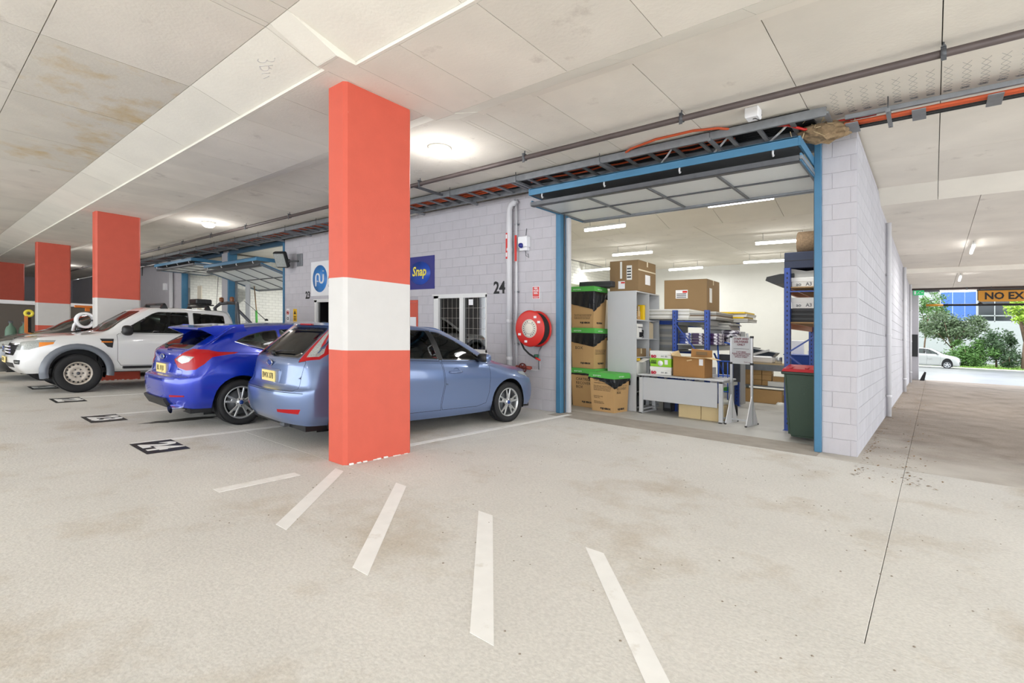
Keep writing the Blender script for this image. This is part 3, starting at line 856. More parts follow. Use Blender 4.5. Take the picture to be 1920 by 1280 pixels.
        if fs: finish(take(bm, fs), 'bumper_reflector', [M_lens_r, paint], t, gap=.006)
        # mirror
        b = MB(); b.pod((.66, s*.95, 1.03), .07, .085, .065); b.box((.62, s*.80, .98), (.72, s*.9, 1.02), 0, .01)
        b.obj('side_mirror', [M_black], t)
        b = MB(); b.pod((.70, s*.965, 1.03), .075, .08, .06)
        b.obj('mirror_cap', [paint], t)
    # tailgate: scored panel with the plate recess
    tg = rounded([(-.68, .655), (.68, .655), (.73, 1.01), (.58, 1.03), (-.58, 1.03), (-.73, 1.01)], .05)
    if variant == 3: tg = rounded([(-.60, .64), (.60, .64), (.64, .76), (.50, .80), (.40, .90), (.52, .99), (.52, 1.04), (-.52, 1.04), (-.52, .99), (-.40, .90), (-.50, .80), (-.64, .76)], .02, 2)
    fs = cut(bm, tg, 'rear', rear)
    gate = finish(take(bm, fs), 'tailgate', PM, t, gap=.006)
    zpl = .80 if variant == 2 else .77
    b = MB(); b.box((-2.058, -.30, zpl-.10), (-2.02, .30, zpl+.085), 0, .02); b.obj('plate_recess', paint, gate)
    pl = MB().box((-2.074, -.19, zpl-.07), (-2.055, .19, zpl+.06), c=.004).obj('number_plate', M_plate, gate)
    b = MB(); b.lathe([(0, -.006), (.05, -.006), (.062, 0), (.05, .01)], (-2.05, 0, zpl+.155), 'X', 24)
    for i in range(len(b.v)): b.v[i].y *= 1.25; b.v[i].z = (zpl+.155)+(b.v[i].z-(zpl+.155))*.55
    b.obj('badge', [mat('badge_blue', '#1d3f86', .3)], gate)
    b = MB(); b.tube([(-2.054, .078*math.cos(a), zpl+.155+.034*math.sin(a)) for a in [2*PI*k/20 for k in range(21)]], .006, 6)
    b.obj('badge_ring', M_chrome, gate)
    # bumper line, wiper, plate number
    txt = {2: 'BWX 078', 3: 'BL 18 JU'}[variant]
    q = text(txt, .10, M_ink, pl if False else gate, (-2.076, 0, zpl-.005), (PI/2, 0, -PI/2), ext=.0006, xs=.80)
    b = MB(); b.tube([(-1.965, .05, 1.075), (-1.955, -.12, 1.105), (-1.93, -.42, 1.115)], [.014, .01, .006], 6); b.lathe([(0, -.03), (.03, -.028), (.034, 0)], (-1.975, .05, 1.07), 'X', 12)
    b.obj('rear_wiper', M_black, t)
    if variant == 2:
        # high brake lamp and spoiler lip
        b = MB(); b.prism([(-1.62, 1.432), (-1.48, 1.462), (-1.34, 1.475), (-1.34, 1.45), (-1.50, 1.425)], 'Y', -.50, .50); b.obj('roof_lip', paint, t)
        MB().box((-1.605, -.16, 1.425), (-1.56, .16, 1.447), c=.006).obj('high_brake_lamp', M_lens_r, t)
        # bumper shelf line
        fs = cut(bm, [(-.80, .640), (.80, .640), (.80, .648), (-.80, .648)], 'rear', rear)
        if fs: finish(take(bm, fs), 'bumper_seam', [M_seam], t)
        # fuel flap on the right flank
        pg = [(-1.50+.095*math.cos(2*PI*k/24), .83+.095*math.sin(2*PI*k/24)) for k in range(24)]
        finish(take(bm, cut(bm, pg, 'side', side(-1))), 'fuel_flap', PM, t, gap=.005)
        MB().lathe([(0, 0), (.02, -.004), (.022, .004)], (-1.425, -.893, .84), 'Y', 10).obj('flap_latch', M_black, t)
        b = MB(); b.box((-2.035, -.34, .20), (-1.9, -.24, .27), c=.02); b.obj('tow_cover', M_dsteel, t)
    else:
        # big roof spoiler
        b = MB()
        sec = [(-1.81, 1.318), (-1.80, 1.342), (-1.60, 1.375), (-1.20, 1.412), (-1.20, 1.37), (-1.55, 1.345)]
        b.prism(sec, 'Y', -.60, .60)
        for s in (1, -1):
            b.prism([(-1.79, 1.322), (-1.45, 1.17), (-1.16, 1.29), (-1.22, 1.39), (-1.60, 1.382)], 'Y', s*.585, s*.635)
        b.obj('roof_spoiler', paint, t)
        # fuel flap, chrome strip under the windows, exhaust, diffuser
        for s in (-1, 1):
            b = MB(); b.tube([(-1.39, s*.755, 1.165), (-1.2, s*.805, 1.10), (-1.0, s*.838, 1.055), (-.75, s*.845, 1.02), (-.3, s*.843, 1.0), (.35, s*.838, .985), (.80, s*.825, .975)], .010, 6); b.obj('chrome_strip', M_chrome, t)
        b = MB(); b.tube([(-2.14, -.60, .26), (-1.9, -.58, .28)], [.055, .05], 14, cap=False)
        for i in range(len(b.v)): b.v[i].y = -.59+(b.v[i].y+.59)*1.5
        b.obj('exhaust_tip', M_chrome, t)
        b = MB(); b.prism([(-2.10, .25), (-2.155, .34), (-2.165, .375), (-2.10, .40), (-2.0, .25)], 'Y', -.42, .42); b.obj('diffuser', M_black, t)
    b = MB(); b.tube([(-.62, 0, 1.50), (-.80, 0, 1.66), (-.95, 0, 1.78)], [.006, .004, .003], 6); b.lathe([(.03, -.01), (.02, .02), (0, .025)], (-.60, 0, 1.492), 'Z', 12); b.obj('aerial', M_black, t)
    # lower grille and grille at the nose
    me_b = bpy.data.meshes.new('body')
    pgr = rounded([(-.5, .33), (.5, .33), (.6, .50), (-.6, .50)], .05)
    fs = cut(bm, pgr, 'rear', front)
    finish(take(bm, fs), 'lower_grille', [M_black, M_seam], t, gap=.01)
    bonnet = [(1.12, -.60), (1.12, .60), (1.72, .62), (2.0, .40), (2.03, 0), (2.0, -.40), (1.72, -.62)]
    fs = cut(bm, bonnet, 'top', lambda f: f.calc_center_median().z > .70 and f.normal.z > .3)
    finish(take(bm, fs), 'bonnet', PM, t, gap=.006)
    me_b.clear_geometry(); bm.to_mesh(me_b); bm.free(); me_b.materials.append(paint)
    link('body', me_b, t)
    for cx in (WX, FX):
        arch_liner(t, cx, .335, .362, .875)
    for cx, turn in ((WX, 0), (FX, 0)):
        for s in (-1, 1):
            wheel(t, cx, s*.79, WR, .205, .222, 'alloy', M_silver, s)
    b = MB(); b.box((-1.95, -.76, .20), (1.9, .76, .26)); b.obj('underbody', M_black, t)
    person_space(t)
    return t
def pickup(name, label, loc, rotz):
    t = thing(name, label, 'pickup', loc, rotz)
    paint = mat('white_car_paint', '#e4e4e4', .3, coat=1.0)
    grey = mat('grey_flare_paint', '#6e747e', .4, coat=.5)
    xs_ = [-2.2, -1.35, -.8, -.2, .45, 1.10, 1.65, 2.12]
    def ring(rear, y, z, cr, front, cf, xx=None):
        xx = xx or xs_
        if not isinstance(y, list): y = [y]*8
        if not isinstance(z, list): z = [z]*8
        r = [(rear[0], 0, rear[1]), (rear[0], .45, rear[1]), (rear[0]+.02, .70, rear[1]), (cr[0], cr[1], (rear[1]+z[0])/2)]
        r += [(xx[i], y[i], z[i]) for i in range(8)]
        return r+[(cf[0], cf[1], (front[1]+z[7])/2), (front[0]-.05, .42, front[1]), (front[0], 0, front[1])]
    net = [ring((-2.5, .46), .80, [.44, .42, .40, .38, .38, .38, .38, .38], (-2.45, .78), (2.42, .36), (2.32, .68)),
           ring((-2.53, .55), .865, [.52, .5, .48, .46, .46, .46, .47, .48], (-2.48, .84), (2.52, .46), (2.40, .73)),
           ring((-2.55, .68), [.885, .89, .89, .89, .89, .89, .89, .87], .64, (-2.5, .86), (2.57, .62), (2.42, .75)),
           ring((-2.55, .88), [.89, .895, .895, .895, .895, .90, .905, .875], .87, (-2.5, .865), (2.53, .82), (2.38, .74)),
           ring((-2.55, 1.02), [.885, .89, .89, .888, .888, .89, .88, .845], [1.03, 1.03, 1.03, 1.02, 1.02, 1.01, 1.0, .985], (-2.5, .86), (2.46, .965), (2.32, .70)),
           ring((-2.52, 1.12), [.87, .87, .868, .865, .862, .845, .80, .74], [1.12, 1.12, 1.12, 1.12, 1.11, 1.10, 1.09, 1.06], (-2.47, .84), (2.25, 1.04), (2.05, .60)),
           ring((-1.28, 1.16), [.835, .845, .845, .843, .84, .82, .77, .73], [1.16, 1.165, 1.165, 1.165, 1.165, 1.16, 1.155, 1.155], (-1.27, .78), (1.34, 1.15), (1.28, .62), [-1.24, -1.15, -.8, -.2, .45, .98, 1.18, 1.24]),
           ring((-1.24, 1.42), [.745, .755, .763, .765, .76, .745, .715, .685], 1.42, (-1.23, .70), (.98, 1.40), (.92, .55), [-1.2, -1.1, -.8, -.25, .30, .68, .80, .86]),
           ring((-1.16, 1.655), [.65, .665, .675, .678, .672, .66, .635, .61], [1.65, 1.66, 1.665, 1.668, 1.665, 1.655, 1.65, 1.65], (-1.14, .60), (.60, 1.65), (.56, .48), [-1.1, -1.0, -.75, -.3, .1, .36, .44, .49]),
           ring((-1.05, 1.715), [.48, .49, .50, .50, .49, .48, .46, .44], [1.715, 1.722, 1.728, 1.73, 1.728, 1.72, 1.715, 1.712], (-1.03, .42), (.45, 1.705), (.42, .33), [-1.0, -.9, -.7, -.3, .05, .24, .32, .36]),
           [(x, 0, 1.74-.02*abs(x+.3)) for x in (-1.0, -1.0, -.98, -.95, -.9, -.8, -.6, -.3, 0, .18, .25, .3, .34, .37, .38)]]
    bm = dense(net)
    RX, FX, WR = -1.35, 1.65, .37
    for cx in (RX, FX): arch_fs(bm, cx, .42, .44)
    side = lambda s: (lambda f: f.calc_center_median().y*s > .3 and abs(f.normal.y) > .25)
    PM = [paint, M_seam]
    finish(take(bm, cut(bm, rounded([(-.68, 1.17), (.68, 1.17), (.56, 1.63), (-.56, 1.63)], .05), 'rear', lambda f: f.calc_center_median().x > .3 and f.normal.x > .25)), 'windscreen', [G_car, M_trim], t, gap=.025)
    finish(take(bm, cut(bm, rounded([(-.6, 1.18), (.6, 1.18), (.54, 1.6), (-.54, 1.6)], .05), 'rear', lambda f: f.calc_center_median().x < -.9 and f.normal.x < -.4)), 'rear_window', [G_dark, M_trim], t, gap=.02)
    for s in (1, -1):
        for nm, pg in (('front_side_window', [(-.28, 1.165), (.98, 1.165), (.93, 1.22), (.40, 1.58), (.28, 1.625), (-.28, 1.64)]), ('rear_side_window', [(-.37, 1.165), (-1.05, 1.165), (-1.02, 1.60), (-.37, 1.64)])):
            finish(take(bm, cut(bm, rounded(pg, .03, 2), 'side', side(s))), nm, [G_car if nm[0] == 'f' else G_dark, M_trim], t, gap=.02)
        for nm, pg in (('front_door', [(-.31, 1.15), (-.31, .50), (.98, .50), (1.04, .60), (1.04, 1.12), (1.0, 1.15)]), ('rear_door', [(-.325, 1.15), (-.325, .50), (-.80, .50), (-.95, .72), (-1.08, 1.0), (-1.08, 1.15)])):
            d = finish(take(bm, cut(bm, pg, 'side', side(s))), nm, PM, t, gap=.007)
            b = MB(); hx = -.24 if nm[0] == 'f' else -.98
            b.tube([(hx, s*.89, 1.03), (hx+.03, s*.925, 1.032), (hx+.2, s*.925, 1.032), (hx+.23, s*.89, 1.03)], .012, 8); b.obj('handle', M_black, d)
        # flares
        for cx in (FX, RX):
            b = MB(); n = 18; ri, ro = .435, .565; vs = []; fs = []
            for k in range(n+1):
                a = -.22+(PI+.40)*k/n
                for (r, yy) in ((ri, .885), (ri, .945), (ro-.05, .955), (ro, .90)):
                    vs.append((cx+r*math.cos(a), s*yy, .40+r*math.sin(a)*(.96 if r == ro else 1)))
            for k in range(n):
                for q in range(3): fs.append((4*k+q, 4*k+q+1, 4*k+q+5, 4*k+q+4))
            b.add(vs, fs, 0, True); b.obj('wheel_flare', grey, t)
        # lamps and vents
        U = (Vector((-.55, s*.835, 0)), Vector((0, 0, 1))); o = lambda x, y: -.55*x+.835*abs(y)
        pg = [(o(2.50, .50), .80), (o(2.30, .78), .82), (o(1.98, .87), .93), (o(1.95, .85), 1.0), (o(2.2, .78), 1.0), (o(2.44, .54), .95)]
        nb = take(bm, cut(bm, pg, U, lambda f: f.calc_center_median().x > 1.7 and f.calc_center_median().y*s > .3))
        for f in nb.faces:
            c = f.calc_center_median(); f.material_index = 2 if o(c.x, c.y) > o(2.13, .83) and c.z < .965 else 0
        me = bpy.data.meshes.new('headlamp'); nb.to_mesh(me); nb.free()
        for m in (M_lens_w, M_seam, M_lens_o): me.materials.append(m)
        link('headlamp', me, t)
        pg = rounded([(s*.50, .545), (s*.70, .545), (s*.72, .63), (s*.50, .62)], .02)
        fs = cut(bm, pg, 'rear', lambda f: f.calc_center_median().x > 2.0)
        if fs: finish(take(bm, fs), 'fog_lamp', [M_lens_w, M_black], t, gap=.03)
        b = MB(); b.prism([(1.10, 1.04), (1.32, 1.04), (1.28, .97), (1.20, .88), (1.12, .86)], 'Y', s*.885, s*.905); v = b.obj('side_vent', M_black, t)
        MB().box((1.12, s*.90, .965), (1.30, s*.912, .99), c=.004).obj('side_repeater', M_lens_o, v)
        b = MB(); b.pod((.90, s*1.01, 1.215), .09, .12, .105); b.obox((.90, s*.83, 1.16), (.90, s*.95, 1.18), .05, .04); b.obj('side_mirror', M_black, t)
        b = MB(); b.prism([(.95, .44), (.95, .49), (-.85, .49), (-.85, .44)], 'Y', s*.82, s*.93); b.obj('side_step', M_black, t)
        # roof bars end feet
    for x in (.15, -.72):
        b = MB(); b.tube([(x, -.62, 1.80), (x, .62, 1.80)], .025, 10)
        for s in (1, -1):
            b.prism([(x-.08, 1.68), (x+.08, 1.68), (x+.03, 1.80), (x-.03, 1.80)], 'Y', s*.54, s*.62)
        b.obj('roof_bar', M_black, t)
    b = MB(); b.box((-.95, -.2, 1.83), (-.55, .35, 1.86), c=.01); b.box((-.92, -.15, 1.86), (-.58, .3, 1.98), c=.02)
    for k in range(5): b.box((-.88+k*.06, .30, 1.87), (-.85+k*.06, .306, 1.97))
    b.obj('roof_box', M_black, t)
    b = MB()
    for s in (1, -1): b.tube([(-1.38, s*.70, 1.12), (-1.34, s*.68, 1.82), (-1.40, s*.5, 1.93), (-1.40, 0, 1.94)], .042, 8)
    for s in (1, -1): b.tube([(-1.36, s*.69, 1.75), (-1.8, s*.70, 1.3), (-1.95, s*.71, 1.12)], .035, 8)
    b.obj('sports_bar', M_dsteel, t)
    for s in (1, -1):
        b = MB(); b.lathe([(.045, 0), (.055, .04), (.05, .10), (0, .12)], (-1.36, s*.32, 1.97), 'Z', 12); b.obj('beacon', mat('dark_amber', '#7d4a26', .3), t)
    b = MB(); b.tube([(-1.3, -.5, 1.7), (-1.35, -.5, 2.6)], .006, 5); b.obj('aerial', M_black, t)
    # nose
    pg = rounded([(-.48, .70), (.48, .70), (.54, .92), (-.54, .92)], .04)
    fs = cut(bm, pg, 'rear', lambda f: f.calc_center_median().x > 2.1)
    g = finish(take(bm, fs), 'grille', [M_black, M_chrome], t, gap=.03)
    b = MB()
    for z in (.755, .81, .865): b.tube([(2.55, -.44, z), (2.585, 0, z), (2.55, .44, z)], .016, 6)
    stuff(b.obj('grille_bars', M_chrome, g))
    b = MB(); b.lathe([(0, 0), (.05, 0), (.045, .012), (0, .016)], (2.585, 0, .83), 'X', 20); b.obj('badge', mat('badge_blue', '#1d3f86', .3), g)
    pg = rounded([(-.42, .47), (.42, .47), (.46, .56), (-.46, .56)], .02)
    fs = cut(bm, pg, 'rear', lambda f: f.calc_center_median().x > 2.1)
    if fs: finish(take(bm, fs), 'lower_grille', [M_black, M_seam], t, gap=.008)
    pl = MB().box((2.575, -.19, .555), (2.592, .19, .665), c=.004).obj('number_plate', M_plate, t)
    text('CK 47 PD', .09, M_ink, pl, (2.5935, 0, .61), SIDE, ext=.0005, xs=.72)
    bon = [(1.36, -.62), (1.36, .62), (2.05, .62), (2.36, .45), (2.42, 0), (2.36, -.45), (2.05, -.62)]
    finish(take(bm, cut(bm, bon, 'top', lambda f: f.calc_center_median().z > .93 and f.normal.z > .3)), 'bonnet', PM, t, gap=.006)
    me = bpy.data.meshes.new('body'); bm.to_mesh(me); bm.free(); me.materials.append(paint); link('body', me, t)
    for cx in (RX, FX): arch_liner(t, cx, .42, .44, .87)
    for cx in (RX, FX):
        for s in (1, -1): wheel(t, cx, s*.80, WR, .26, .215, 'steel', mat('worn_white_rim', '#cfc6bb', .45, .2, var=.15, vscale=25), s)
    MB().box((-2.4, -.72, .36), (2.2, .72, .46)).obj('underbody', M_black, t)
    person_space(t, .5, .82, (-.85, .05), .95)
    return t
P_silver = mat('silver_blue_paint', '#6c80a8', .28, .45, coat=1.0)
P_blue = mat('bright_blue_paint', '#0b31b6', .25, .3, coat=1.0)
P_black = mat('black_car_paint', '#15161a', .25, coat=1.0)
hatchback('hatchback_car', 'silver blue hatchback parked behind the near pillar', P_silver, 2, (-6.16, 4.96, 0), PI/2-rad(3.6))
hatchback('hatchback_car', 'bright blue hatchback with big roof spoiler, in the middle', P_blue, 3, (-8.36, 4.42, 0), PI/2)
def raise_body(t, lift, top=.06):
    for ch in t.children:                               # a taller body on the same wheels
        if ch.name.startswith('wheel'): continue
        for v in ch.data.vertices:
            z = v.co.z; v.co.z = z+lift*min(1, max(0, (z-.30)/.5))+top*max(0, z-1.0)*2
raise_body(hatchback('hatchback_car', 'black car beyond the pickup, only its bonnet and screen showing', P_black, 2, (-16.35, 3.40, 0), -PI/2), .14, 0)
pickup('pickup_truck', 'white pickup parked nose out with grey wheel flares and roof bars', (-13.55, 3.85, 0), -PI/2)
# ---------------------------------------------------------------- doorway steel, tilt doors
M_bluedk = mat('dark_blue_steel', '#34566f', .45, var=.05)
def jamb(xa, xb, label, y0=7.62, y1=7.9, z1=4.03, m=M_blue):
    t = thing('door_jamb', label, 'door frame', (xa, y0, 0)); t['kind'] = 'structure'
    MB().box((0, 0, 0), (xb-xa, .035, z1), c=.004).obj('front_plate', m, t)
    MB().box((0 if xb < -3 or xb < -15 else xb-xa-.03, .035, 0), (.03 if xb < -3 else xb-xa, y1-y0, z1)).obj('web', m, t)
    return t
t = thing('door_jamb', 'blue steel jamb left of the wide unit 24 doorway', 'door frame', (-5.27, 7.60, 0)); t['kind'] = 'structure'
MB().box((0, 0, 0), (.10, .28, 4.02), c=.006).obj('post', M_blue, t)
MB().box((.10, .10, 0), (.118, .14, 3.6), c=.003).obj('dark_track', M_dsteel, t)
MB().box((.10, .18, 0), (.165, .26, 3.55), c=.003).obj('guide', M_wpipe, t)
t = thing('door_jamb', 'blue steel jamb right of the wide unit 24 doorway, against the pier', 'door frame', (-1.195, 7.60, 0)); t['kind'] = 'structure'
MB().box((0, 0, 0), (.08, .26, 4.02), c=.006).obj('post', M_blue, t)
MB().box((-.02, .1, 0), (0, .16, 3.6)).obj('dark_track', M_dsteel, t)
for xa, lab in ((-15.55, 'blue edge post on the right of the unit 23 doorway'), (-19.70, 'blue steel post between the two far tilt doors'), (-24.42, 'blue steel post left of the farthest tilt door')):
    t = thing('door_jamb', lab, 'door frame', (xa, 7.60, 0)); t['kind'] = 'structure'
    MB().box((0, 0, 0), (.05 if xa > -16 else .09, .30, 4.0), c=.006).obj('post', M_blue, t)
    if xa < -16: MB().box((.09, .22, 0), (.15, .29, 3.6)).obj('guide', M_galv, t)
MB_ = MB().box((-20.2, 7.60, 0), (-19.70, 7.66, 4.0)); struct(MB_.obj('trim_1', M_paint_side), 'pale pier face between the far tilt doors')
for xa, xb in ((-5.27, -1.115), (-19.7, -15.5), (-24.4, -20.2)):
    struct(MB().box((xa, 7.64, 3.93), (xb, 7.72, 4.09)).obj('trim_2', M_bluedk), 'dark steel lintel over a doorway')

def tilt_door(label, x0, x1, yo, zo, yi, zi, cols, rows, fz, fy, rz=0):
    """counterweighted panel door swung up: outer edge (yo, zo), inner edge (yi, zi); fascia bar at (fy, fz)"""
    t = thing('tilt_door', label, 'garage door', (x0, yo, zo))
    W = x1-x0; dy, dz = yi-yo, zi-zo; L = math.hypot(dy, dz); a = math.atan2(dz, dy)
    M = Matrix.Rotation(a, 4, 'X')
    def mk(b, nm, m, p=None): return b.move(M).obj(nm, m, p or t)
    cw, rh = W/cols, (L-.06)/rows
    for i in range(cols):
        for j in range(rows):
            b = MB(); b.box((i*cw+.02, .05+j*rh+.015, .012), ((i+1)*cw-.02, .05+(j+1)*rh-.015, .024)); mk(b, 'panel', M_door)
    for i in range(cols+1):
        x = i*cw; b = MB(); ww = .018 if 0 < i < cols else .03
        b.box((x-ww, 0, -.012), (x-.004, L, .03)); b.box((x+.004, 0, -.012), (x+ww, L, .03)); b.box((x-.004, 0, .0), (x+.004, L, .03)); mk(b, 'rib', M_galv)
    for j in range(1, rows):
        b = MB(); b.box((0, .05+j*rh-.014, -.008), (W, .05+j*rh+.014, .03)); mk(b, 'cross_rail', M_dsteel)
    b = MB(); b.box((0, L-.06, -.02), (W, L-.01, .04)); b.box((0, L-.012, -.03), (W, L, .05)); mk(b, 'inner_rail', M_galv)
    b = MB(); b.box((0, -.02, -.04), (W, .07, -.028)); b.box((0, -.02, -.04), (W, -.008, .03)); mk(b, 'outer_channel', M_dsteel)
    # raised frame behind the fascia
    h = fz-zo; d = fy-yo
    b = MB(); b.box((0, d, h-.055), (W, d+.018, h+.055), c=.004); b.box((0, d, h+.04), (W, d+.09, h+.055)); b.obj('fascia', M_blue, t)
    b = MB(); b.box((.02, d+.02, h-.05), (W-.02, max(d+.25, .35), h-.035)); b.obj('soffit_sheet', M_dsteel, t)
    for k in range(4):
        x = W*(.06+.29*k); b = MB()
        b.tube([(x, d+.03, h-.04), (x, d+.02, h-.09), (x, d+.035, h-.12), (x, d+.06, h-.10)], .012, 6); b.obj('hook', M_wpipe, t)
    for s, x in ((0, -.02), (1, W)):
        b = MB(); b.box((x, d, h-.055), (x+.02, dy*.95, h+.055)); b.obox((x+.01, .02, .02), (x+.01, dy-.02, dz+.02), .02, .09); b.obj('side_channel', M_blue, t)
    return t
tilt_door('white panelled tilt door swung up over the unit 24 doorway', -5.19, -1.215, 6.77, 3.585, 8.45, 3.615, 4, 2, 3.775, 6.72)
tilt_door('half open tilt door sloping down in the unit 23 doorway', -19.62, -15.56, 6.91, 3.235, 8.68, 2.715, 4, 2, 3.40, 6.80)
tilt_door('farthest tilt door, open nearly level beyond the blue post', -24.3, -20.25, 6.70, 3.52, 8.5, 3.50, 4, 2, 3.68, 6.60)

# ---------------------------------------------------------------- windows, office door
M_frame = mat('white_window_frame', '#e6e6e4', .4)
G_win = glass_mat('window_glass', '#9aa0a0', .55, .02, 2.3)
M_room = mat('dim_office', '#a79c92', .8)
M_grid = mat('grey_grid_wire', '#b9b6b0', .5)
def window(name, label, x0, x1, z0, z1, grid, spare=.15):
    t = struct(link(name, None, None, (x0, 7.66, z0)), label)
    W, H = x1-x0, z1-z0; f = .055
    b = MB(); b.box((0, -.02, 0), (spare, .08, H)); b.box((0, -.02, H-f), (W, .08, H)); b.box((0, -.02, 0), (W, .08, f)); b.box((W-.03, -.02, 0), (W, .08, H))
    mid = spare+(W-spare)/2
    b.box((mid-.055, -.025, 0), (mid+.055, .08, H)); b.box((-.06, -.035, -.05), (W+.04, .10, 0)); b.box((-.05, -.03, H), (W+.02, .02, H+.03))
    stuff(b.obj('frame', M_frame, t))
    for (a, c) in ((spare, mid-.055), (mid+.055, W-.03)):
        p = MB().box((a, .035, f), (c, .041, H-f)).obj('pane', G_win, t)
        if grid:
            g = MB()
            for k in range(1, 5): g.tube([(a+(c-a)*k/5, .02, f), (a+(c-a)*k/5, .02, H-f)], .0026, 5)
            for k in range(1, 5): g.tube([(a, .024, f+(H-2*f)*k/5), (c, .024, f+(H-2*f)*k/5)], .0026, 5)
            stuff(g.obj('security_grid', M_grid, p))
    return t
window('window_1', 'white framed office window with security grid below the 24', -8.61, -7.01, 1.0, 2.19, True)
window('window_2', 'white framed plain window below the round blue logo board', -13.73, -12.21, 1.01, 2.18, False, .12)
tag(MB().box((-7.55, 7.672, 1.98), (-7.42, 7.676, 2.10)).obj('notice', M_signw), 'small white notice stuck inside the gridded window', 'notice')
d = struct(link('door_1', None, None, (-10.1, 7.70, 0)), 'orange red office door behind the near pillar')
MB().box((.0, -.06, 0), (.045, .1, 2.11)).obj('jamb_post', M_red, d); MB().box((.895, -.06, 0), (.94, .1, 2.11)).obj('jamb_post', M_red, d); MB().box((.045, -.06, 2.06), (.895, .1, 2.11)).obj('head', M_red, d)
MB().box((.05, .0, .01), (.89, .045, 2.055), c=.004).obj('leaf', M_red, d)
b = MB(); b.lathe([(.025, 0), (.025, -.01), (.01, -.012), (.01, -.05)], (.82, 0, 1.0), 'Y', 12); b.tube([(.82, -.05, 1.0), (.70, -.05, 1.0)], .01, 8); b.obj('handle', M_silver, d)
tag(MB().box((-9.50, 7.69, 1.25), (-9.28, 7.698, 1.72)).obj('notice', M_signw), 'white notice on the orange red office door', 'notice')
# office box standing inside unit 24
o = struct(link('wall_office', None, None, (-9.3, 7.86, 0)), 'beige partition of the small office inside unit 24')
M_beige = mat('beige_partition', '#d8cfbd', .8, var=.02)
MB().box((3.55, .05, 0), (3.62, 2.4, 2.42)).obj('side_panel', M_beige, o)
MB().box((0, 2.33, 0), (3.55, 2.4, 2.42)).obj('rear_panel', M_beige, o)
MB().box((0, 0, 2.42), (3.62, 2.4, 2.47)).obj('lid_panel', M_beige, o)
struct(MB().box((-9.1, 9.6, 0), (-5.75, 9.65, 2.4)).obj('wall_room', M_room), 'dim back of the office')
struct(MB().box((-13.9, 8.6, 0), (-12.1, 8.65, 2.4)).obj('wall_room_2', mat('pale_blind', '#bfc5c4', .8)), 'pale blind behind the plain window')

# ---------------------------------------------------------------- boards and numbers on the wall
def board(name, label, x0, x1, z0, z1, m, y=7.635, th=.02, cat='sign', frame=None):
    t = thing(name, label, cat, (x0, y, z0))
    MB().box((0, 0, 0), (x1-x0, th, z1-z0), c=.002).obj('panel', m, t)
    return t
M_navy = mat('navy_sign', '#232a80', .35)
M_yel = mat('yellow_letter', '#f3e14a', .4)
t = board('shop_sign', 'navy sign with yellow lettering, half hidden by the near pillar', -9.95, -8.585, 2.356, 3.108, M_navy)
b = MB(); b.lathe([(0, 0), (.36, 0), (.36, .004), (0, .012)], (.88, 0, .37), 'Y', 40)
for i in range(len(b.v)): b.v[i].y = -abs(b.v[i].y); b.v[i].z = .37+(b.v[i].z-.37)*.74; 
b.obj('oval', mat('blue_oval', '#2c4fae', .35, var=.25, vscale=1.5), t)
text('Snap', .30, M_yel, t, (.865, -.018, .40), FRONT, bold=.006, xs=.86, shear=.18)
t = board('company_sign', 'white board with a round blue logo, partly behind the near pillar', -13.91, -11.3, 2.307, 3.285, mat('sign_white', '#f0f0f2', .4))
M_logo = mat('logo_blue', '#3f86cf', .4, var=.18, vscale=2)
b = MB(); b.lathe([(0, -.004), (.385, -.004), (.385, 0), (0, 0)], (.49, 0, .485), 'Y', 40)
for i in range(len(b.v)): b.v[i].y -= .002
b.obj('logo_disc', M_logo, t)
b = MB()
def arc(cx, cz, r, a0, a1, n=10): return [(cx+r*math.cos(a0+(a1-a0)*k/n), -.012, cz+r*math.sin(a0+(a1-a0)*k/n)) for k in range(n+1)]
b.tube([(.30, -.012, .27)]+arc(.40, .52, .10, PI, 0)+arc(.60, .46, .10, PI, 2*PI)[0:]+[(.70, -.012, .60)], .027, 6)
b.tube([(.40, -.012, .40), (.41, -.012, .42)], .035, 8); b.tube([(.70, -.012, .68), (.70, -.012, .70)], .032, 8)
stuff(b.obj('logo_letters', M_signw, t))
text('Alum', .40, M_ink, t, (.93, -.003, .57), FRONT, 'LEFT', xs=.72)
text('Commercial', .13, M_dsteel, t, (.93, -.003, .26), FRONT, 'LEFT')
def numeral(s, x, z, size, label, **k):
    t = thing('unit_number', label, 'numeral', (x, 7.645, z))
    text(s, size, M_ink, t, (0, 0, 0), FRONT, ext=.006, bold=.008, xs=.92)
    return t
numeral('24', -6.665, 2.305, .335, 'black 24 on the lilac wall above the gridded window')
numeral('23', -14.10, 2.33, .29, 'black 23 on the lilac wall below the round blue logo board')
t = numeral('1', -30.0, 3.86, .62, 'black upright numeral stroke on the far lilac wall')
t = board('fire_sign', 'red FIRE HOSE REEL plate above the hose reel', -5.835, -5.665, 2.075, 2.31, mat('sign_white', '#f0f0f2', .4), y=7.64, th=.006)
MB().box((.010, -.002, .045), (.16, 0, .225)).obj('red_field', M_redpl, t)
for k, w_ in enumerate(('FIRE', 'HOSE', 'REEL')): text(w_, .047, M_signw, t, (.085, -.0035, .196-k*.045), FRONT, ext=.0005, bold=.001)
MB().box((.01, -.002, .008), (.16, 0, .04)).obj('red_field', M_redpl, t); text('HYDRANT', .026, M_signw, t, (.085, -.0035, .024), FRONT, ext=.0005)
t = board('warning_sign', 'yellow warning plate with black triangle left of the plain window', -14.965, -14.75, 1.56, 1.94, mat('warning_yellow', '#f0bf1f', .5), y=7.64, th=.006)
b = MB(); b.prism([(.04, .22), (.175, .22), (.107, .34)], 'Y', -.003, 0); b.obj('triangle', M_ink, t)
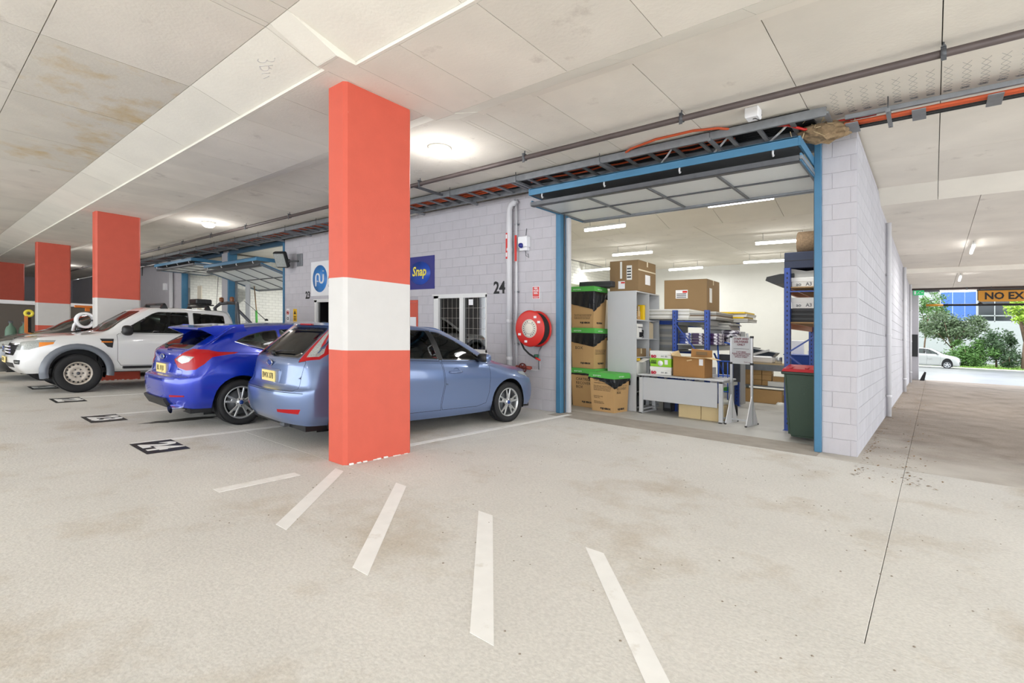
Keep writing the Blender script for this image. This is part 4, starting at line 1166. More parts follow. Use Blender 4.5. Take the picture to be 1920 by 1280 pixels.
for k in range(3): MB().box((.04, -.003, .04+k*.05), (.175, 0, .065+k*.05)).obj('print_bar', M_ink, t)
t = board('prohibition_sign', 'small white no entry plate beside the yellow plate', -15.38, -15.20, 1.55, 1.95, mat('sign_white', '#f0f0f2', .4), y=7.64, th=.006)
b = MB(); b.tube([(.09+.06*math.cos(2*PI*k/20), -.003, .28+.06*math.sin(2*PI*k/20)) for k in range(21)], .010, 6); b.tube([(.05, -.003, .325), (.13, -.003, .235)], .009, 6); b.obj('red_ring', M_redpl, t)
MB().box((.05, -.004, .255), (.12, -.001, .30)).obj('mark', M_ink, t)
b = MB(); b.tube([(.09+.04*math.cos(2*PI*k/16), -.003, .10+.04*math.sin(2*PI*k/16)) for k in range(17)], .008, 6); b.obj('dark_ring', M_ink, t)

# ---------------------------------------------------------------- pipes and fittings on the wall
t = thing('drain_pipe', 'fat white drain pipe on the wall right of the 24', 'pipe', (-6.335, 7.56, 0))
b = MB(); b.tube([(0, 0, .02), (0, 0, 3.72), (.01, 0, 3.82), (.05, .0, 3.9), (.13, 0, 3.93), (.17, .02, 3.9)], .058, 14); b.obj('pipe', M_wpipe, t)
for z in (.9, 1.62, 3.0): MB().lathe([(.062, 0), (.066, .01), (.066, .05), (.062, .06)], (0, 0, z), 'Z', 14).obj('clip', M_wpipe, t)
MB().box((-.04, -.062, 2.85), (.0, -.056, 3.35)).obj('red_label', M_redpl, t)
for z in (2.89, 3.24): MB().box((-.035, -.065, z), (-.005, -.06, z+.08)).obj('label_arrow', M_signw, t)
t = thing('conduit', 'thin grey pipe beside the fat drain pipe', 'pipe', (-6.18, 7.59, 0))
b = MB(); b.tube([(0, 0, .75), (0, 0, 4.0)], .022, 8); b.tube([(0, 0, .78), (.04, 0, .74), (.50, 0, .74), (.55, 0, .78), (.55, 0, .95)], .014, 8); b.obj('pipe', M_wpipe, t)
MB().box((-.025, -.03, 2.8), (.025, -.022, 3.3)).obj('red_label', M_redpl, t)
for z in (1.2, 2.2, 3.5): MB().box((-.035, -.01, z), (.035, .045, z+.03)).obj('clip', M_galv, t)
t = thing('alarm_box', 'white box with a blue lens high beside the conduit', 'alarm', (-5.99, 7.58, 3.02))
MB().box((-.11, -.06, .03), (.11, .07, .24), c=.015).obj('housing', M_signw, t); MB().box((-.09, -.03, -.03), (.09, .07, .03), c=.01).obj('foot', M_signw, t)
MB().lathe([(0, -.05), (.04, -.045), (.05, 0)], (-.02, -.055, .06), 'Y', 12).obj('blue_lens', M_navy, t)
b = MB(); b.tube([(0, .05, -.03), (.02, .03, -.12), (.08, .05, -.16), (.05, .06, -.08)], .006, 5); b.tube([(0, .06, .24), (.02, .06, .4)], .006, 5); b.obj('cable', M_dsteel, t)
# hose reel
t = thing('hose_reel', 'red fire hose reel with black hose on the lilac wall', 'hose reel', (-5.68, 7.632, 1.51))
rim = [(.045, -.29), (.30, -.29), (.325, -.285), (.335, -.27), (.325, -.262), (.20, -.255)]
MB().lathe(rim, (0, 0, 0), 'Y', 48).obj('front_disc', M_redpl, t)
MB().lathe([(.20, -.07), (.32, -.065), (.335, -.055), (.325, -.045), (.05, -.045)], (0, 0, 0), 'Y', 48).obj('rear_disc', M_redpl, t)
MB().lathe([(0, -.296), (.165, -.296), (.17, -.291), (.17, -.288)], (0, 0, 0), 'Y', 40).obj('white_label', mat('cream_label', '#eae3d6', .5), t)
b = MB()
for r in (.155, .10): b.tube([(r*math.cos(2*PI*k/40), -.298, r*math.sin(2*PI*k/40)) for k in range(41)], .0022, 4)
for k in range(20):
    a = 2*PI*k/20
    if k not in (4, 5, 14, 15): b.box((.128*math.cos(a)-.009, -.299, .128*math.sin(a)-.011), (.128*math.cos(a)+.009, -.297, .128*math.sin(a)+.011))
stuff(b.obj('label_print', M_dsteel, t))
for a in (.5, 1.0, 3.6, 4.4):
    MB().box((.25*math.cos(a)-.03, -.295, .25*math.sin(a)-.02), (.25*math.cos(a)+.03, -.29, .25*math.sin(a)+.02)).obj('sticker', M_signw, t)
for i in range(7):
    for q in range(1):
        y = -.245+i*.028; MB().lathe([(.285+.016*math.cos(2*PI*k/8), y+.014*math.sin(2*PI*k/8)) for k in range(8)], (0, 0, 0), 'Y', 40, close=True).obj('hose_turn', M_rubber, t)
b = MB(); b.tube([(-.27, -.2, -.10), (-.265, -.2, -.25), (-.18, -.21, -.38), (-.05, -.22, -.47), (.12, -.22, -.545)], .018, 8); b.obj('hose_tail', M_rubber, t)
b = MB(); b.tube([(.10, -.22, -.535), (.20, -.225, -.57)], [.022, .016], 8); b.obj('nozzle', M_redpl, t)
b = MB(); b.tube([(0, -.05, 0), (0, 0, 0)], .05, 12); b.tube([(.08, 0, -.3), (.08, -.1, -.42), (.08, -.1, -.75)], .014, 8); b.obj('bracket_pipe', M_galv, t)
b = MB(); b.lathe([(.03, -.03), (.036, 0), (.03, .03)], (.06, -.14, -.50), 'X', 10); b.box((.03, -.2, -.53), (.09, -.1, -.47), c=.01); b.obj('valve', mat('green_valve', '#3d6e58', .4, .3), t)
t = thing('valve_wheel', 'small dark red stop valve wheel low on the wall behind the bonnet', 'valve', (-5.92, 7.5, .77))
b = MB(); b.tube([(.085*math.cos(2*PI*k/20), -.05, .085*math.sin(2*PI*k/20)) for k in range(21)], .012, 6)
for k in range(3): a = PI*k/3; b.tube([(.085*math.cos(a), -.05, .085*math.sin(a)), (-.085*math.cos(a), -.05, -.085*math.sin(a))], .008, 5)
b.tube([(0, .15, 0), (0, -.06, 0)], .02, 8); b.obj('wheel_rim', mat('dark_red_iron', '#6b2a25', .5, .3), t)
b = MB(); b.tube([(-.25, .08, 0), (.1, .08, 0)], .035, 10); b.obj('pipe', mat('copper_red_pipe', '#a34a3c', .5), t)
# floodlight
t = thing('flood_light', 'black floodlight on a bracket at the corner of unit 23', 'lamp', (-14.55, 7.64, 3.38))
b = MB(); b.box((-.14, -.03, -.17), (.16, 0, .2), c=.01); b.obj('back_plate', M_galv, t)
b = MB(); b.obox((-.02, -.03, -.02), (-.28, -.22, -.02), .07, .05); b.lathe([(.05, -.05), (.06, 0), (.05, .05)], (-.28, -.22, -.02), 'Z', 12); b.obj('arm', M_black, t)
b = MB(); b.box((-.20, -.10, -.24), (.20, .05, .24), c=.03); b.box((-.16, .05, -.2), (.16, .09, .2), c=.02)
MF = Matrix.Translation((-.42, -.34, .02)) @ Matrix.Rotation(rad(28), 4, 'Z') @ Matrix.Rotation(rad(25), 4, 'X')
b.move(MF).obj('housing', M_black, t)
b = MB(); b.box((-.165, -.108, -.20), (.165, -.098, .20)); b.move(MF).obj('lens', M_lens_w, t)
for x, lab in ((-25.5, 'white drain pipe on the far wall beyond the pickup'),):
    t = thing('drain_pipe', lab, 'pipe', (x, 7.54, 0)); MB().tube([(0, 0, 0), (0, 0, 3.85)], .07, 10).obj('pipe', M_wpipe, t); MB().tube([(.18, 0, 0), (.18, 0, 3.6)], .03, 8).obj('thin_pipe', M_wpipe, t)
t = board('meter_box', 'small white box on the far wall beside the drain pipe', -26.6, -26.3, 2.85, 3.15, M_signw, y=7.55, th=.1, cat='box')

# ---------------------------------------------------------------- services under the soffit
t = thing('sprinkler_pipe', 'long brown pipe under the soffit in front of the cable ladder', 'pipe', (0, 5.93, 4.02))
b = MB(); b.tube([(-36, 0, 0), (-12, 0, 0), (9, 0, 0)], .035, 12); b.obj('pipe', M_pipe, t)
x = .07; k = 0
while x > -34:
    b = MB(); b.lathe([(.04, -.02), (.046, -.02), (.046, .02), (.04, .02)], (x, 0, 0), 'X', 14); b.box((x-.015, -.05, .04), (x+.015, .05, .055)); b.tube([(x, 0, .05), (x, 0, .11)], .008, 6); b.box((x-.02, -.035, -.075), (x+.02, -.03, .05))
    b.obj('clamp', M_dsteel, t); x -= 2.37; k += 1
def ladder(label, x0, x1, ya, yb, z, step, hang, rung=.05, H=.10):
    t = thing('cable_ladder', label, 'cable tray', (x0, ya, z))
    W = x1-x0; D = yb-ya
    for y, s in ((0, 1), (D, -1)):
        b = MB(); b.box((0, y-.004, 0), (W, y+.004, H)); b.box((0, min(y, y+s*.03), 0), (W, max(y, y+s*.03), .008)); b.box((0, min(y, y+s*.03), H-.008), (W, max(y, y+s*.03), H)); b.obj('side_rail', M_galv, t)
    nr = int(W/step)
    for k in range(nr+1):
        MB().box((k*step, .0, .02 if H > .06 else -.055), (k*step+rung, D, .045 if H > .06 else -.045)).obj('rung', M_galv, t)
    x = .4; 
    while x < W:
        b = MB(); b.box((x-.02, -.10, -.045), (x+.02, D+.10, -.005)); b.obj('strut', M_galv, t)
        for y in (-.07, D+.07): MB().tube([(x, y, -.05), (x, y, 4.115-z)], .006, 6).obj('hanger_rod', M_dsteel, t)
        x += hang
    return t
ladder('long cable ladder under the soffit above the doorways', -33.0, -.93, 6.68, 7.27, 3.985, .36, 1.6)
ladder('short cable ladder over the driveway mouth', -.78, 8.6, 6.93, 7.25, 3.985, .60, 2.2, .12, .05)
# cables in the ladders
def cable(label, pts, r, m, group=None):
    return tag(MB().tube(pts, r, 6).obj('cable', m), label, 'cable', group)
cr = random.Random(5)
def run(x0, x1, y, z, wob, n):
    return [(x0+(x1-x0)*k/n, y+cr.uniform(-wob, wob), z+cr.uniform(0, wob*.3)) for k in range(n+1)]
def bundle(label, x0, x1, ys, r, m, wob, n, zc):
    t = thing('cable_bundle', label, 'cables', ((x0+x1)/2, ys[0], zc))
    for k, y in enumerate(ys):
        q = [(p_[0]-(x0+x1)/2, p_[1]-ys[0], p_[2]-zc) for p_ in run(x0, x1, y, zc, wob, n)]
        MB().tube(q, r, 6).obj('cable', m, t)
bundle('orange cables lying in the middle of the long ladder', -32, -5.6, [6.80+.09*i for i in range(4)], .017, M_orange, .02, 50, 4.050)
bundle('orange cable running on alone to the end of the long ladder', -5.4, -2.0, [6.86, 7.02], .014, M_orange, .05, 12, 4.050)
bundle('black cables lying in the long ladder under the orange ones', -32.5, -1.1, [6.705+.037*i for i in range(15)], .017, M_black, .006, 50, 4.088)
bundle('orange cables lying in the short ladder over the driveway', -.8, 8.4, [7.03+.05*i for i in range(2)], .02, M_orange, .002, 20, 3.968)
bundle('black cables lying in the short ladder beside the orange ones', -.8, 8.4, [7.135, 7.185], .024, M_black, .002, 20, 3.966)
cable('orange cable looping up out of the ladder above the blue fascia', [(-3.6, 6.8, 4.05), (-3.3, 6.62, 4.08), (-2.9, 6.55, 4.10), (-2.4, 6.56, 4.105), (-2.1, 6.62, 4.09), (-1.8, 6.8, 4.05)], .016, M_orange)
cable('red cable bending through the end of the long ladder', [(-1.6, 6.75, 4.05), (-1.35, 6.85, 4.03), (-1.2, 7.0, 3.99), (-1.0, 7.1, 4.04), (-.5, 7.12, 4.05)], .018, M_redpl)
for i, x in enumerate((-3.05, -2.3, -1.6)):
    cable(('white cable offcut hanging low in the ladder', 'short white cable offcut near the junction box', 'white cable offcut nearest the pier')[i], [(x, 7.1, 3.97), (x+.12, 7.0, 4.01), (x+.26, 6.85, 4.05)], .014, M_signw)
t = thing('junction_box', 'white square junction box on the soffit above the tilt door', 'junction box', (-1.62, 6.36, 4.12))
MB().box((-.075, -.075, -.12), (.075, .075, 0), c=.01).obj('box', M_signw, t); b = MB(); b.tube([(0, .0, -.121), (.03, -.03, -.13), (.05, .05, -.125), (.076, .08, -.06)], .005, 5); b.obj('wire', M_ink, t)
# conduit arm to the first lamp, camera bits
t = thing('channel_arm', 'short steel channel reaching from the brown pipe towards the ladder', 'bracket', (-7.3, 5.96, 4.03)); MB().box((0, 0, -.02), (.04, .75, .02)).obj('channel', M_dsteel, t)
# wire netting above the short ladder
b = MB(); nx, r = 70, .0013
for k in range(nx):
    x = -.9+k*.135
    for s in (1, -1):
        pts = [(x+s*.067*((q % 2)*2-1)*.5+.067, 6.42+q*.055, 4.108-.10*math.sin(PI*q/11)) for q in range(12)]
        b.tube(pts, r, 3, sm=False, cap=False)
stuff(b.obj('wire_netting', M_dsteel), 'fine wire netting slung over the short cable ladder', 'netting')
# foam lump and debris where the ladders meet
t = thing('foam_lump', 'torn brown foam lump stuffed above the pier', 'foam', (-1.02, 7.12, 3.93))
bm = bmesh.new(); bmesh.ops.create_icosphere(bm, subdivisions=3, radius=1)
for v in bm.verts:
    n = v.co.normalized(); k = 1+.22*math.sin(7*n.x+3*n.z)*math.cos(6*n.y)+RND.uniform(-.05, .05); v.co = Vector((n.x*.27*k, n.y*.17*k, n.z*.11*k+.02))
me = bpy.data.meshes.new('lump'); bm.to_mesh(me); bm.free(); me.materials.append(mat('brown_foam', '#8a7458', .95, var=.3, vscale=25)); link('lump', me, t)
b = MB()
for k in range(60):
    p = Vector((RND.gauss(0, .16), RND.gauss(-.04, .09), RND.gauss(.06, .05))); b.obox(p, p+Vector((RND.uniform(-.12, .12), RND.uniform(-.06, .06), RND.uniform(-.08, .05))), .008, .004)
stuff(b.obj('shreds', mat('straw_shreds', '#c9b48c', .9), t))
# ---------------------------------------------------------------- inside unit 24
M_kraft = mat('kraft_board', '#c09a68', .85, var=.04, vscale=3)
M_kraftd = mat('kraft_board_dark', '#8d7351', .85, var=.04, vscale=3)
M_kraftl = mat('kraft_board_pale', '#d3bd91', .85, var=.04, vscale=3)
M_green = mat('green_card', '#58b54e', .6)
M_bag = mat('black_bin_liner', '#131417', .2, bump=1.0, bscale=26)
M_grey = mat('grey_laminate', '#c3c4c6', .5, var=.01)
M_greyd = mat('grey_laminate_shade', '#a5a7aa', .5)
M_rack = mat('rack_blue', '#26489e', .4, var=.04)
M_rorange = mat('rack_orange', '#d8782c', .4)
M_truck = mat('trolley_blue', '#2f62cc', .4)
M_paper = mat('white_paper', '#ecebe6', .7)
M_tape = mat('clear_tape', '#d8c8a4', .3)
G24 = 'unit 24 '
def carton(name, label, loc, size, m=M_kraft, rotz=0, flaps=False, tape=True, cat='box', group=None, seam=True):
    """closed carton: walls, two lid flaps with a seam, tape"""
    t = thing(name, label, cat, loc, rotz, group); x, y, z = size
    MB().box((-x/2, -y/2, 0), (x/2, y/2, z-.006), c=.006).obj('carton_body', m, t)
    for s in (-1, 1): MB().box((-x/2+.002, s*.002 if s > 0 else -y/2+.002, z-.006), (x/2-.002, y/2-.002 if s > 0 else -.002, z)).obj('flap', m, t)
    if tape: 
        MB().box((-x/2-.001, -.025, z-.10), (x/2+.001, .025, z+.001)).obj('tape', M_tape, t)
    return t
def recovery_box(label, loc, rotz, z0, h, lid=True, dipf=.25, dips=.2, ramp=0, front=(), side=(), group=None, top=True):
    """green lidded card bin with a black liner spilling over the rim"""
    t = thing('recovery_box', label, 'box', (loc[0], loc[1], z0), rotz, group)
    w, d = .49, .46
    b = MB(); k = .03
    b.add([(-w/2, -d/2, 0), (w/2, -d/2, 0), (w/2, d/2, 0), (-w/2, d/2, 0), (-w/2-k, -d/2-k, h-.06), (w/2+k, -d/2-k, h-.06), (w/2+k, d/2+k, h-.06), (-w/2-k, d/2+k, h-.06)],
          [(0,3,2,1),(4,5,6,7),(0,1,5,4),(1,2,6,5),(2,3,7,6),(3,0,4,7)])
    b.obj('card_body', M_kraft, t)
    # liner: a pleated skirt
    b = MB(); n = 72; vs = []; fs = []; P = []
    per = [(-w/2-k, -d/2-k), (w/2+k, -d/2-k), (w/2+k, d/2+k), (-w/2-k, d/2+k)]
    for q in range(4):
        a, c = Vector(per[q]), Vector(per[(q+1) % 4])
        for i in range(n//4): P.append((a.lerp(c, i/(n//4)), q, i/(n//4)))
    rr = random.Random(int(loc[0]*100+z0*37)); rows = 7
    for (p, q, u) in P:
        dip = dipf*(.55+.45*math.sin(PI*u*.9+.5)) if q == 0 else dips*(1-.75*u) if q == 1 else .15
        if q == 0: dip = dipf*(.75+.35*u) if dipf > .06 else dipf+ramp*u*u
        o = Vector((p.x, p.y)).normalized()
        for r_ in range(rows):
            f = r_/(rows-1); w_ = (.012+.012*f)*math.sin(23*u+q*2+3*f)+rr.uniform(-.006, .006)*f
            out = .006+.016*math.sin(PI*f)+w_*.6*f
            vs.append((p.x+o.x*(out+.004), p.y+o.y*(out+.004), h-.085-dip*f))
    m = len(P)
    for i in range(m):
        for r_ in range(rows-1): fs.append((i*rows+r_, ((i+1) % m)*rows+r_, ((i+1) % m)*rows+r_+1, i*rows+r_+1))
    b.add(vs, fs, 0, True); b.obj('liner', M_bag, t)
    kk = k+.018
    b = MB(); b.add([(-w/2-kk, -d/2-kk, h-.10), (w/2+kk, -d/2-kk, h-.10), (w/2+kk, d/2+kk, h-.10), (-w/2-kk, d/2+kk, h-.10), (-w/2-kk+.012, -d/2-kk+.012, h), (w/2+kk-.012, -d/2-kk+.012, h), (w/2+kk-.012, d/2+kk-.012, h), (-w/2-kk+.012, d/2+kk-.012, h)],
                      [(4,5,6,7),(0,1,5,4),(1,2,6,5),(2,3,7,6),(3,0,4,7)])
    L = b.obj('lid', M_green, t)
    text('eco\u2022care', .05, M_signw, L, (-.10, -d/2-kk-.004+.006, h-.055), FRONT, ext=.0005)
    text('eco\u2022care', .05, M_signw, L, (w/2+kk+.001, -.05, h-.055), SIDE, ext=.0005)
    yf = -d/2-.004-k*.0
    for (s, sz, x, z, bold, al) in front:
        yy = -d/2-k*min(1, z/(h-.06))-.002
        text(s, sz, M_ink, t, (x, yy, z), (PI/2+math.atan(k/(h-.06)), 0, 0), al, ext=.0005, bold=bold)
    for (s, sz, y, z, bold, al) in side:
        xx = w/2+k*min(1, z/(h-.06))+.002
        text(s, sz, M_ink, t, (xx, y, z), SIDE, al, ext=.0005, bold=bold)
    return t
PH = '1800 028 962'
lines = 'Please place your used print cartridges\nin this box. When the box is full seal\nthe bag, close the lid and phone the\nnumber above for a free collection.'
recovery_box('green lidded cartridge box standing alone at front of the boxes', (-4.76, 8.66), rad(-4), 0, .73, dipf=.03, dips=.20, ramp=.17,
    front=(('Call', .055, -.18, .59, 0, 'LEFT'), (PH, .062, -.08, .585, .0025, 'LEFT'), ('www.fujixerox.com.au', .034, -.18, .535, 0, 'LEFT'), (lines, .026, -.19, .44, 0, 'LEFT'), ('Used toner only.\nThank you.', .03, -.19, .27, 0, 'LEFT'), ('Return by free post.\nRecycling helps us all.', .026, -.19, .17, 0, 'LEFT'), ('FUJI XEROX', .042, .06, .06, .003, 'CENTER')),
    side=(('CARTRIDGE\nRECOVERY\nBOX', .066, -.17, .44, 0, 'LEFT'), ('FUJI XEROX', .042, .0, .06, .003, 'CENTER')))
recovery_box('green lidded cartridge box lowest in the tall stack by the jamb', (-5.36, 8.92), 0, 0, .765, dipf=.05, dips=.05,
    front=(('CARTRIDGE\nRECOVERY\nBOX', .078, -.16, .47, 0, 'LEFT'), ('FUJI XEROX', .042, .08, .10, .003, 'CENTER')))
recovery_box('green lidded cartridge box in the middle of the tall stack', (-5.37, 8.92), 0, .768, .80, dipf=.26, dips=.28,
    front=(('BOX', .085, -.17, .40, 0, 'LEFT'), ('FUJI XEROX', .042, .06, .10, .003, 'CENTER')), side=((lines, .026, -.19, .33, 0, 'LEFT'), ('FUJI XEROX', .042, .03, .10, .003, 'CENTER')))
recovery_box('green lidded cartridge box on top of the tall stack', (-5.38, 8.92), 0, 1.57, .82, dipf=.34, dips=.42,
    front=((lines, .026, -.19, .22, 0, 'LEFT'), ('FUJI XEROX', .042, .06, .10, .003, 'CENTER')), side=(('FUJI XEROX', .042, .0, .10, .003, 'CENTER'),))
t = thing('flat_case', 'long black flat case lying on the topmost green lid', 'case', (-5.22, 9.08, 2.392), rad(4))
MB().box((-.36, -.2, 0), (.36, .2, .115), c=.012).obj('shell', mat('charcoal_case', '#3c3c3f', .7), t); MB().box((-.362, -.202, .055), (.362, .202, .062)).obj('seam', M_ink, t)
# notices on the partition beside the stack
tag(MB().box((-5.575, 8.2, .72), (-5.572, 8.45, .95)).obj('notice', M_signw), 'small framed notice low on the partition by the stack', 'notice')

# grey bookcase, open side to the doorway's right
BX0, BX1, BY0, BY1, BH = -4.98, -4.365, 8.98, 10.05, 2.285
t = thing('bookcase', 'tall grey open bookcase beside the cartridge boxes', 'shelf unit', (BX0, BY0, 0))
W, D = BX1-BX0, BY1-BY0
MB().box((0, 0, 0), (W, .022, BH), c=.002).obj('side_panel', M_grey, t); MB().box((0, D-.022, 0), (W, D, BH), c=.002).obj('side_panel', M_grey, t)
MB().box((0, .022, 0), (.015, D-.022, BH)).obj('back_panel', M_greyd, t); MB().box((0, 0, BH), (W, D, BH+.022), c=.002).obj('top_panel', M_grey, t)
MB().box((.0, D*.52, 0), (W, D*.52+.02, BH)).obj('divider', M_grey, t)
SH = (.06, .36, .66, 1.02, 1.38, 1.74)
for z in SH: MB().box((.015, .022, z), (W-.005, D-.022, z+.02)).obj('shelf', M_grey, t)
def on_shelf(z, dy, dz): return (BX0+W-.15, BY0+dy, z+.02+dz)
M_yellowc = mat('yellow_carton', '#f0c818', .5)
t = thing('bottle', 'white bottle with dark cap at the very front of the top bookcase shelf', 'bottle', (BX1-.12, BY0+.09, 1.76), 0, 'white bottles on the top bookcase shelf')
MB().lathe([(0, 0), (.038, 0), (.04, .01), (.04, .20), (.034, .23), (.016, .26), (.016, .28)], n=16).obj('bottle_body', M_signw, t)
for k in range(4): MB().box((.036, -.02, .03+k*.045), (.042, .02, .055+k*.045)).obj('label_bar', M_ink, t)
MB().lathe([(.02, .28), (.02, .31), (0, .312)], n=14).obj('cap', M_ink, t)
dup(t, (BX1-.12, BY0+.18, 1.76), 0, 'white bottle with dark cap second in on the top bookcase shelf')
carton('small_carton', 'small brown carton on the top bookcase shelf', (BX1-.16, BY0+.33, 1.76), (.12, .13, .17), M_kraft)
carton('small_carton', 'brown carton perched on another on the top bookcase shelf', (BX1-.16, BY0+.33, 1.93), (.11, .11, .10), M_kraftd)
carton('toner_box', 'yellow toner box upright on the top bookcase shelf', (BX1-.11, BY0+.455, 1.76), (.12, .09, .30), M_yellowc, tape=False)
carton('toner_box', 'white toner box upright on the bookcase shelf above the desk', (BX1-.12, BY0+.12, 1.40), (.14, .14, .22), M_paper, tape=False)
t = carton('toner_box', 'black and white toner box beside the upright white one', (BX1-.12, BY0+.28, 1.40), (.14, .14, .20), M_paper, tape=False)
MB().box((.071, -.05, .02), (.073, .06, .12)).obj('dark_print', M_ink, t)
carton('toner_box', 'flat white toner box lying on the upright pair', (BX1-.14, BY0+.22, 1.62), (.2, .30, .06), M_paper, tape=False)
t = thing('cable_bundle', 'loose bundle of dark leads heaped on the bookcase shelf', 'cables', (BX1-.12, BY0+.45, 1.40))
b = MB(); b.tube([(.05*math.cos(k*.9), .06*math.sin(k*.9), .02+.004*k+.02*math.sin(k)) for k in range(40)], .008, 5); b.obj('leads', M_ink, t)
t = thing('open_folder_box', 'beige open topped file box in the right bookcase bay', 'box', (BX1-.16, BY0+.75, 1.40), 0)
b = MB(); b.prism([(-.10, 0), (.10, 0), (.10, .30), (-.06, .34), (-.10, .30)], 'X', -.12, .12); b.obj('box_body', mat('beige_board', '#d2c2a4', .8), t)
carton('kraft_bundle', 'brown paper bundle in the right bookcase bay', (BX1-.15, BY0+.72, 1.04), (.18, .16, .16), M_kraft, tape=False)
carton('kraft_carton', 'brown carton filling the bookcase shelf at desk eye height', (BX1-.16, BY0+.28, 1.04), (.26, .44, .16), M_kraftd)
t = carton('open_carton', 'white carton with a raised flap on the bookcase shelf', (BX1-.12, BY0+.25, .68), (.22, .42, .26), M_paper, tape=False)
b = MB(); b.obox((.11, -.1, .26), (.20, .05, .33), .22, .006); b.obj('raised_flap', M_paper, t)
carton('toner_box', 'yellow carton pushed in behind the desk end', (BX1-.1, BY0+.14, .965), (.15, .18, .05), M_yellowc, tape=False)
for z, lab in ((.08, 'black computer case on the lowest bookcase shelf'), (.38, 'black computer case on the second bookcase shelf')):
    t = thing('computer_case', lab, 'computer', (BX1-.2, BY0+.3, z)); MB().box((-.16, -.2, 0), (.16, .2, .24), c=.008).obj('case_shell', M_black, t); MB().box((.16, -.17, .03), (.164, .17, .2)).obj('face_panel', M_dsteel, t)
# cartons on the bookcase and beyond
t = carton('carton', 'big brown carton with labels standing on the grey bookcase', (-4.56, 9.45, BH+.022), (.62, .78, .60), M_kraftd)
t.location.x = -4.665
for (x0, x1, z0, z1, m) in ((-.08, -.04, .25, .58, M_paper), (.06, .17, .22, .50, M_paper), (-.12, .02, .05, .20, M_signw)):
    MB().box((x0, -.394, z0), (x1, -.389, z1)).obj('label', m, t)
MB().box((-.06, -.397, .155), (.02, -.394, .185)).obj('red_print', M_redpl, t)
for k in range(4): MB().box((.07, -.397, .26+k*.055), (.155, -.394, .285+k*.055)).obj('print_bar', M_ink, t)
MB().box((.309, -.1, .15), (.313, .12, .34)).obj('label', M_signw, t); MB().box((.309, -.40, .40), (.312, .38, .425)).obj('tape', M_tape, t)

# pallet rack behind the desk
def frame_bar(b, p, q, w, d): b.obox(p, q, w, d)
def rack(label, loc, w, d, h, levels, braces, m=M_rack, beam=M_rack, along='X', posts=((0, 0), (1, 0), (0, 1), (1, 1)), deck=M_greyd):
    t = thing('pallet_rack', label, 'rack', loc)
    for (i, j) in posts:
        x, y = i*w, j*d
        P = MB(); P.box((x-.045, y-.035, 0), (x+.045, y-.031, h)); P.box((x-.045, y-.035, 0), (x-.041, y+.035, h)); P.box((x+.041, y-.035, 0), (x+.045, y+.035, h)); P.box((x-.06, y-.06, 0), (x+.06, y+.06, .006))
        o = P.obj('upright', m, t)
        s = MB(); z = .1
        while z < h-.05: s.box((x-.008, y-.037, z), (x+.008, y-.034, z+.03)); z += .075
        stuff(s.obj('slots', M_ink, o))
    for z in levels:
        for j in (0, 1):
            if along == 'X': MB().box((0, j*d-.02, z-.08), (w, j*d+.02, z), c=.004).obj('beam', beam, t)
            else: MB().box((j*w-.02, .03, z-.09), (j*w+.02, d-.03, z), c=.004).obj('beam', beam, t)
        MB().box((.02, -.01, z), (w-.02, d+.01, z+.018)).obj('deck', deck, t)
    for (p, q) in braces: b = MB(); b.obox(p, q, .03, .02); b.obj('brace', m, t)
    return t
# its frame end faces the doorway: uprights at X -3.90 and -3.30
RX, RY = -3.90, 9.72
rk = rack('blue pallet rack behind the grey desk', (RX, RY, 0), .62, 1.9, 1.97, (.55, 1.30, 1.78), [((.03, -.045, 1.70), (.60, -.045, .98)), ((.60, -.045, .9), (.03, -.045, .2)), ((.03, -.045, .15), (.60, -.045, .15)), ((.03, -.045, 1.75), (.60, -.045, 1.75)), ((.62, .4, 1.15), (.62, 1.0, .7))], along='Y', beam=mat('pale_beam', '#c9cac6', .5), deck=mat('rack_deck', '#b9b9b4', .6))
rk2 = rack('blue pallet rack bay left of the desk rack, mostly hidden', (-5.6+.3, 10.15, 0), 1.28, 1.9, 1.92, (.55, 1.15, 1.78), [((.35, -.045, 1.55), (1.22, -.045, .60))], posts=((0, 0), (0, 1)), deck=mat('rack_deck', '#b9b9b4', .6))
def stack_sheets(label, loc, size, n, cols, name='sheet_stack', rotz=0, jit=.008, group=None):
    """a pile of flat sheets as one thing: each layer its own part"""
    t = thing(name, label, 'stack', loc, rotz, group); x, y, z = size; r = random.Random(int(loc[0]*91+loc[2]*53))
    for k in range(n):
        dx, dy = r.uniform(-jit, jit), r.uniform(-jit, jit)
        MB().box((-x/2+dx, -y/2+dy, k*z/n), (x/2+dx, y/2+dy, (k+1)*z/n-.002)).obj('sheet', cols[k % len(cols)], t)
    return t
M_card = mat('pale_card', '#c9c6bd', .8); M_card2 = mat('grey_card', '#a9a8a4', .8); M_brownc = mat('brown_card', '#7a6a58', .85)
stack_sheets('pile of white flat card on top of the blue rack, left', (-4.17, 10.2, 1.80), (1.05, .85, .20), 6, [M_card, M_paper])
stack_sheets('pile of brown topped card on top of the blue rack, right', (-3.45, 10.35, 1.80), (.62, 1.1, .15), 5, [M_card2, M_card, M_brownc])
stack_sheets('ragged card offcuts on the rear of the rack top', (-3.15, 11.2, 1.80), (.5, .7, .20), 6, [M_paper, M_card, M_yellowc], jit=.05)
t = carton('carton', 'big brown carton with a white label on the card pile', (-4.05, 11.15, 2.02), (.92, .80, .68), M_kraftd); t.location = (-4.06, 11.05, 1.995)
MB().box((-.20, -.405, .28), (.06, -.401, .46)).obj('label', M_signw, t); MB().box((-.05, -.408, .40), (.05, -.405, .44)).obj('red_print', M_redpl, t)
for k in range(3): MB().box((-.18, -.408, .30+k*.035), (.03, -.405, .315+k*.035)).obj('print_bar', M_ink, t)
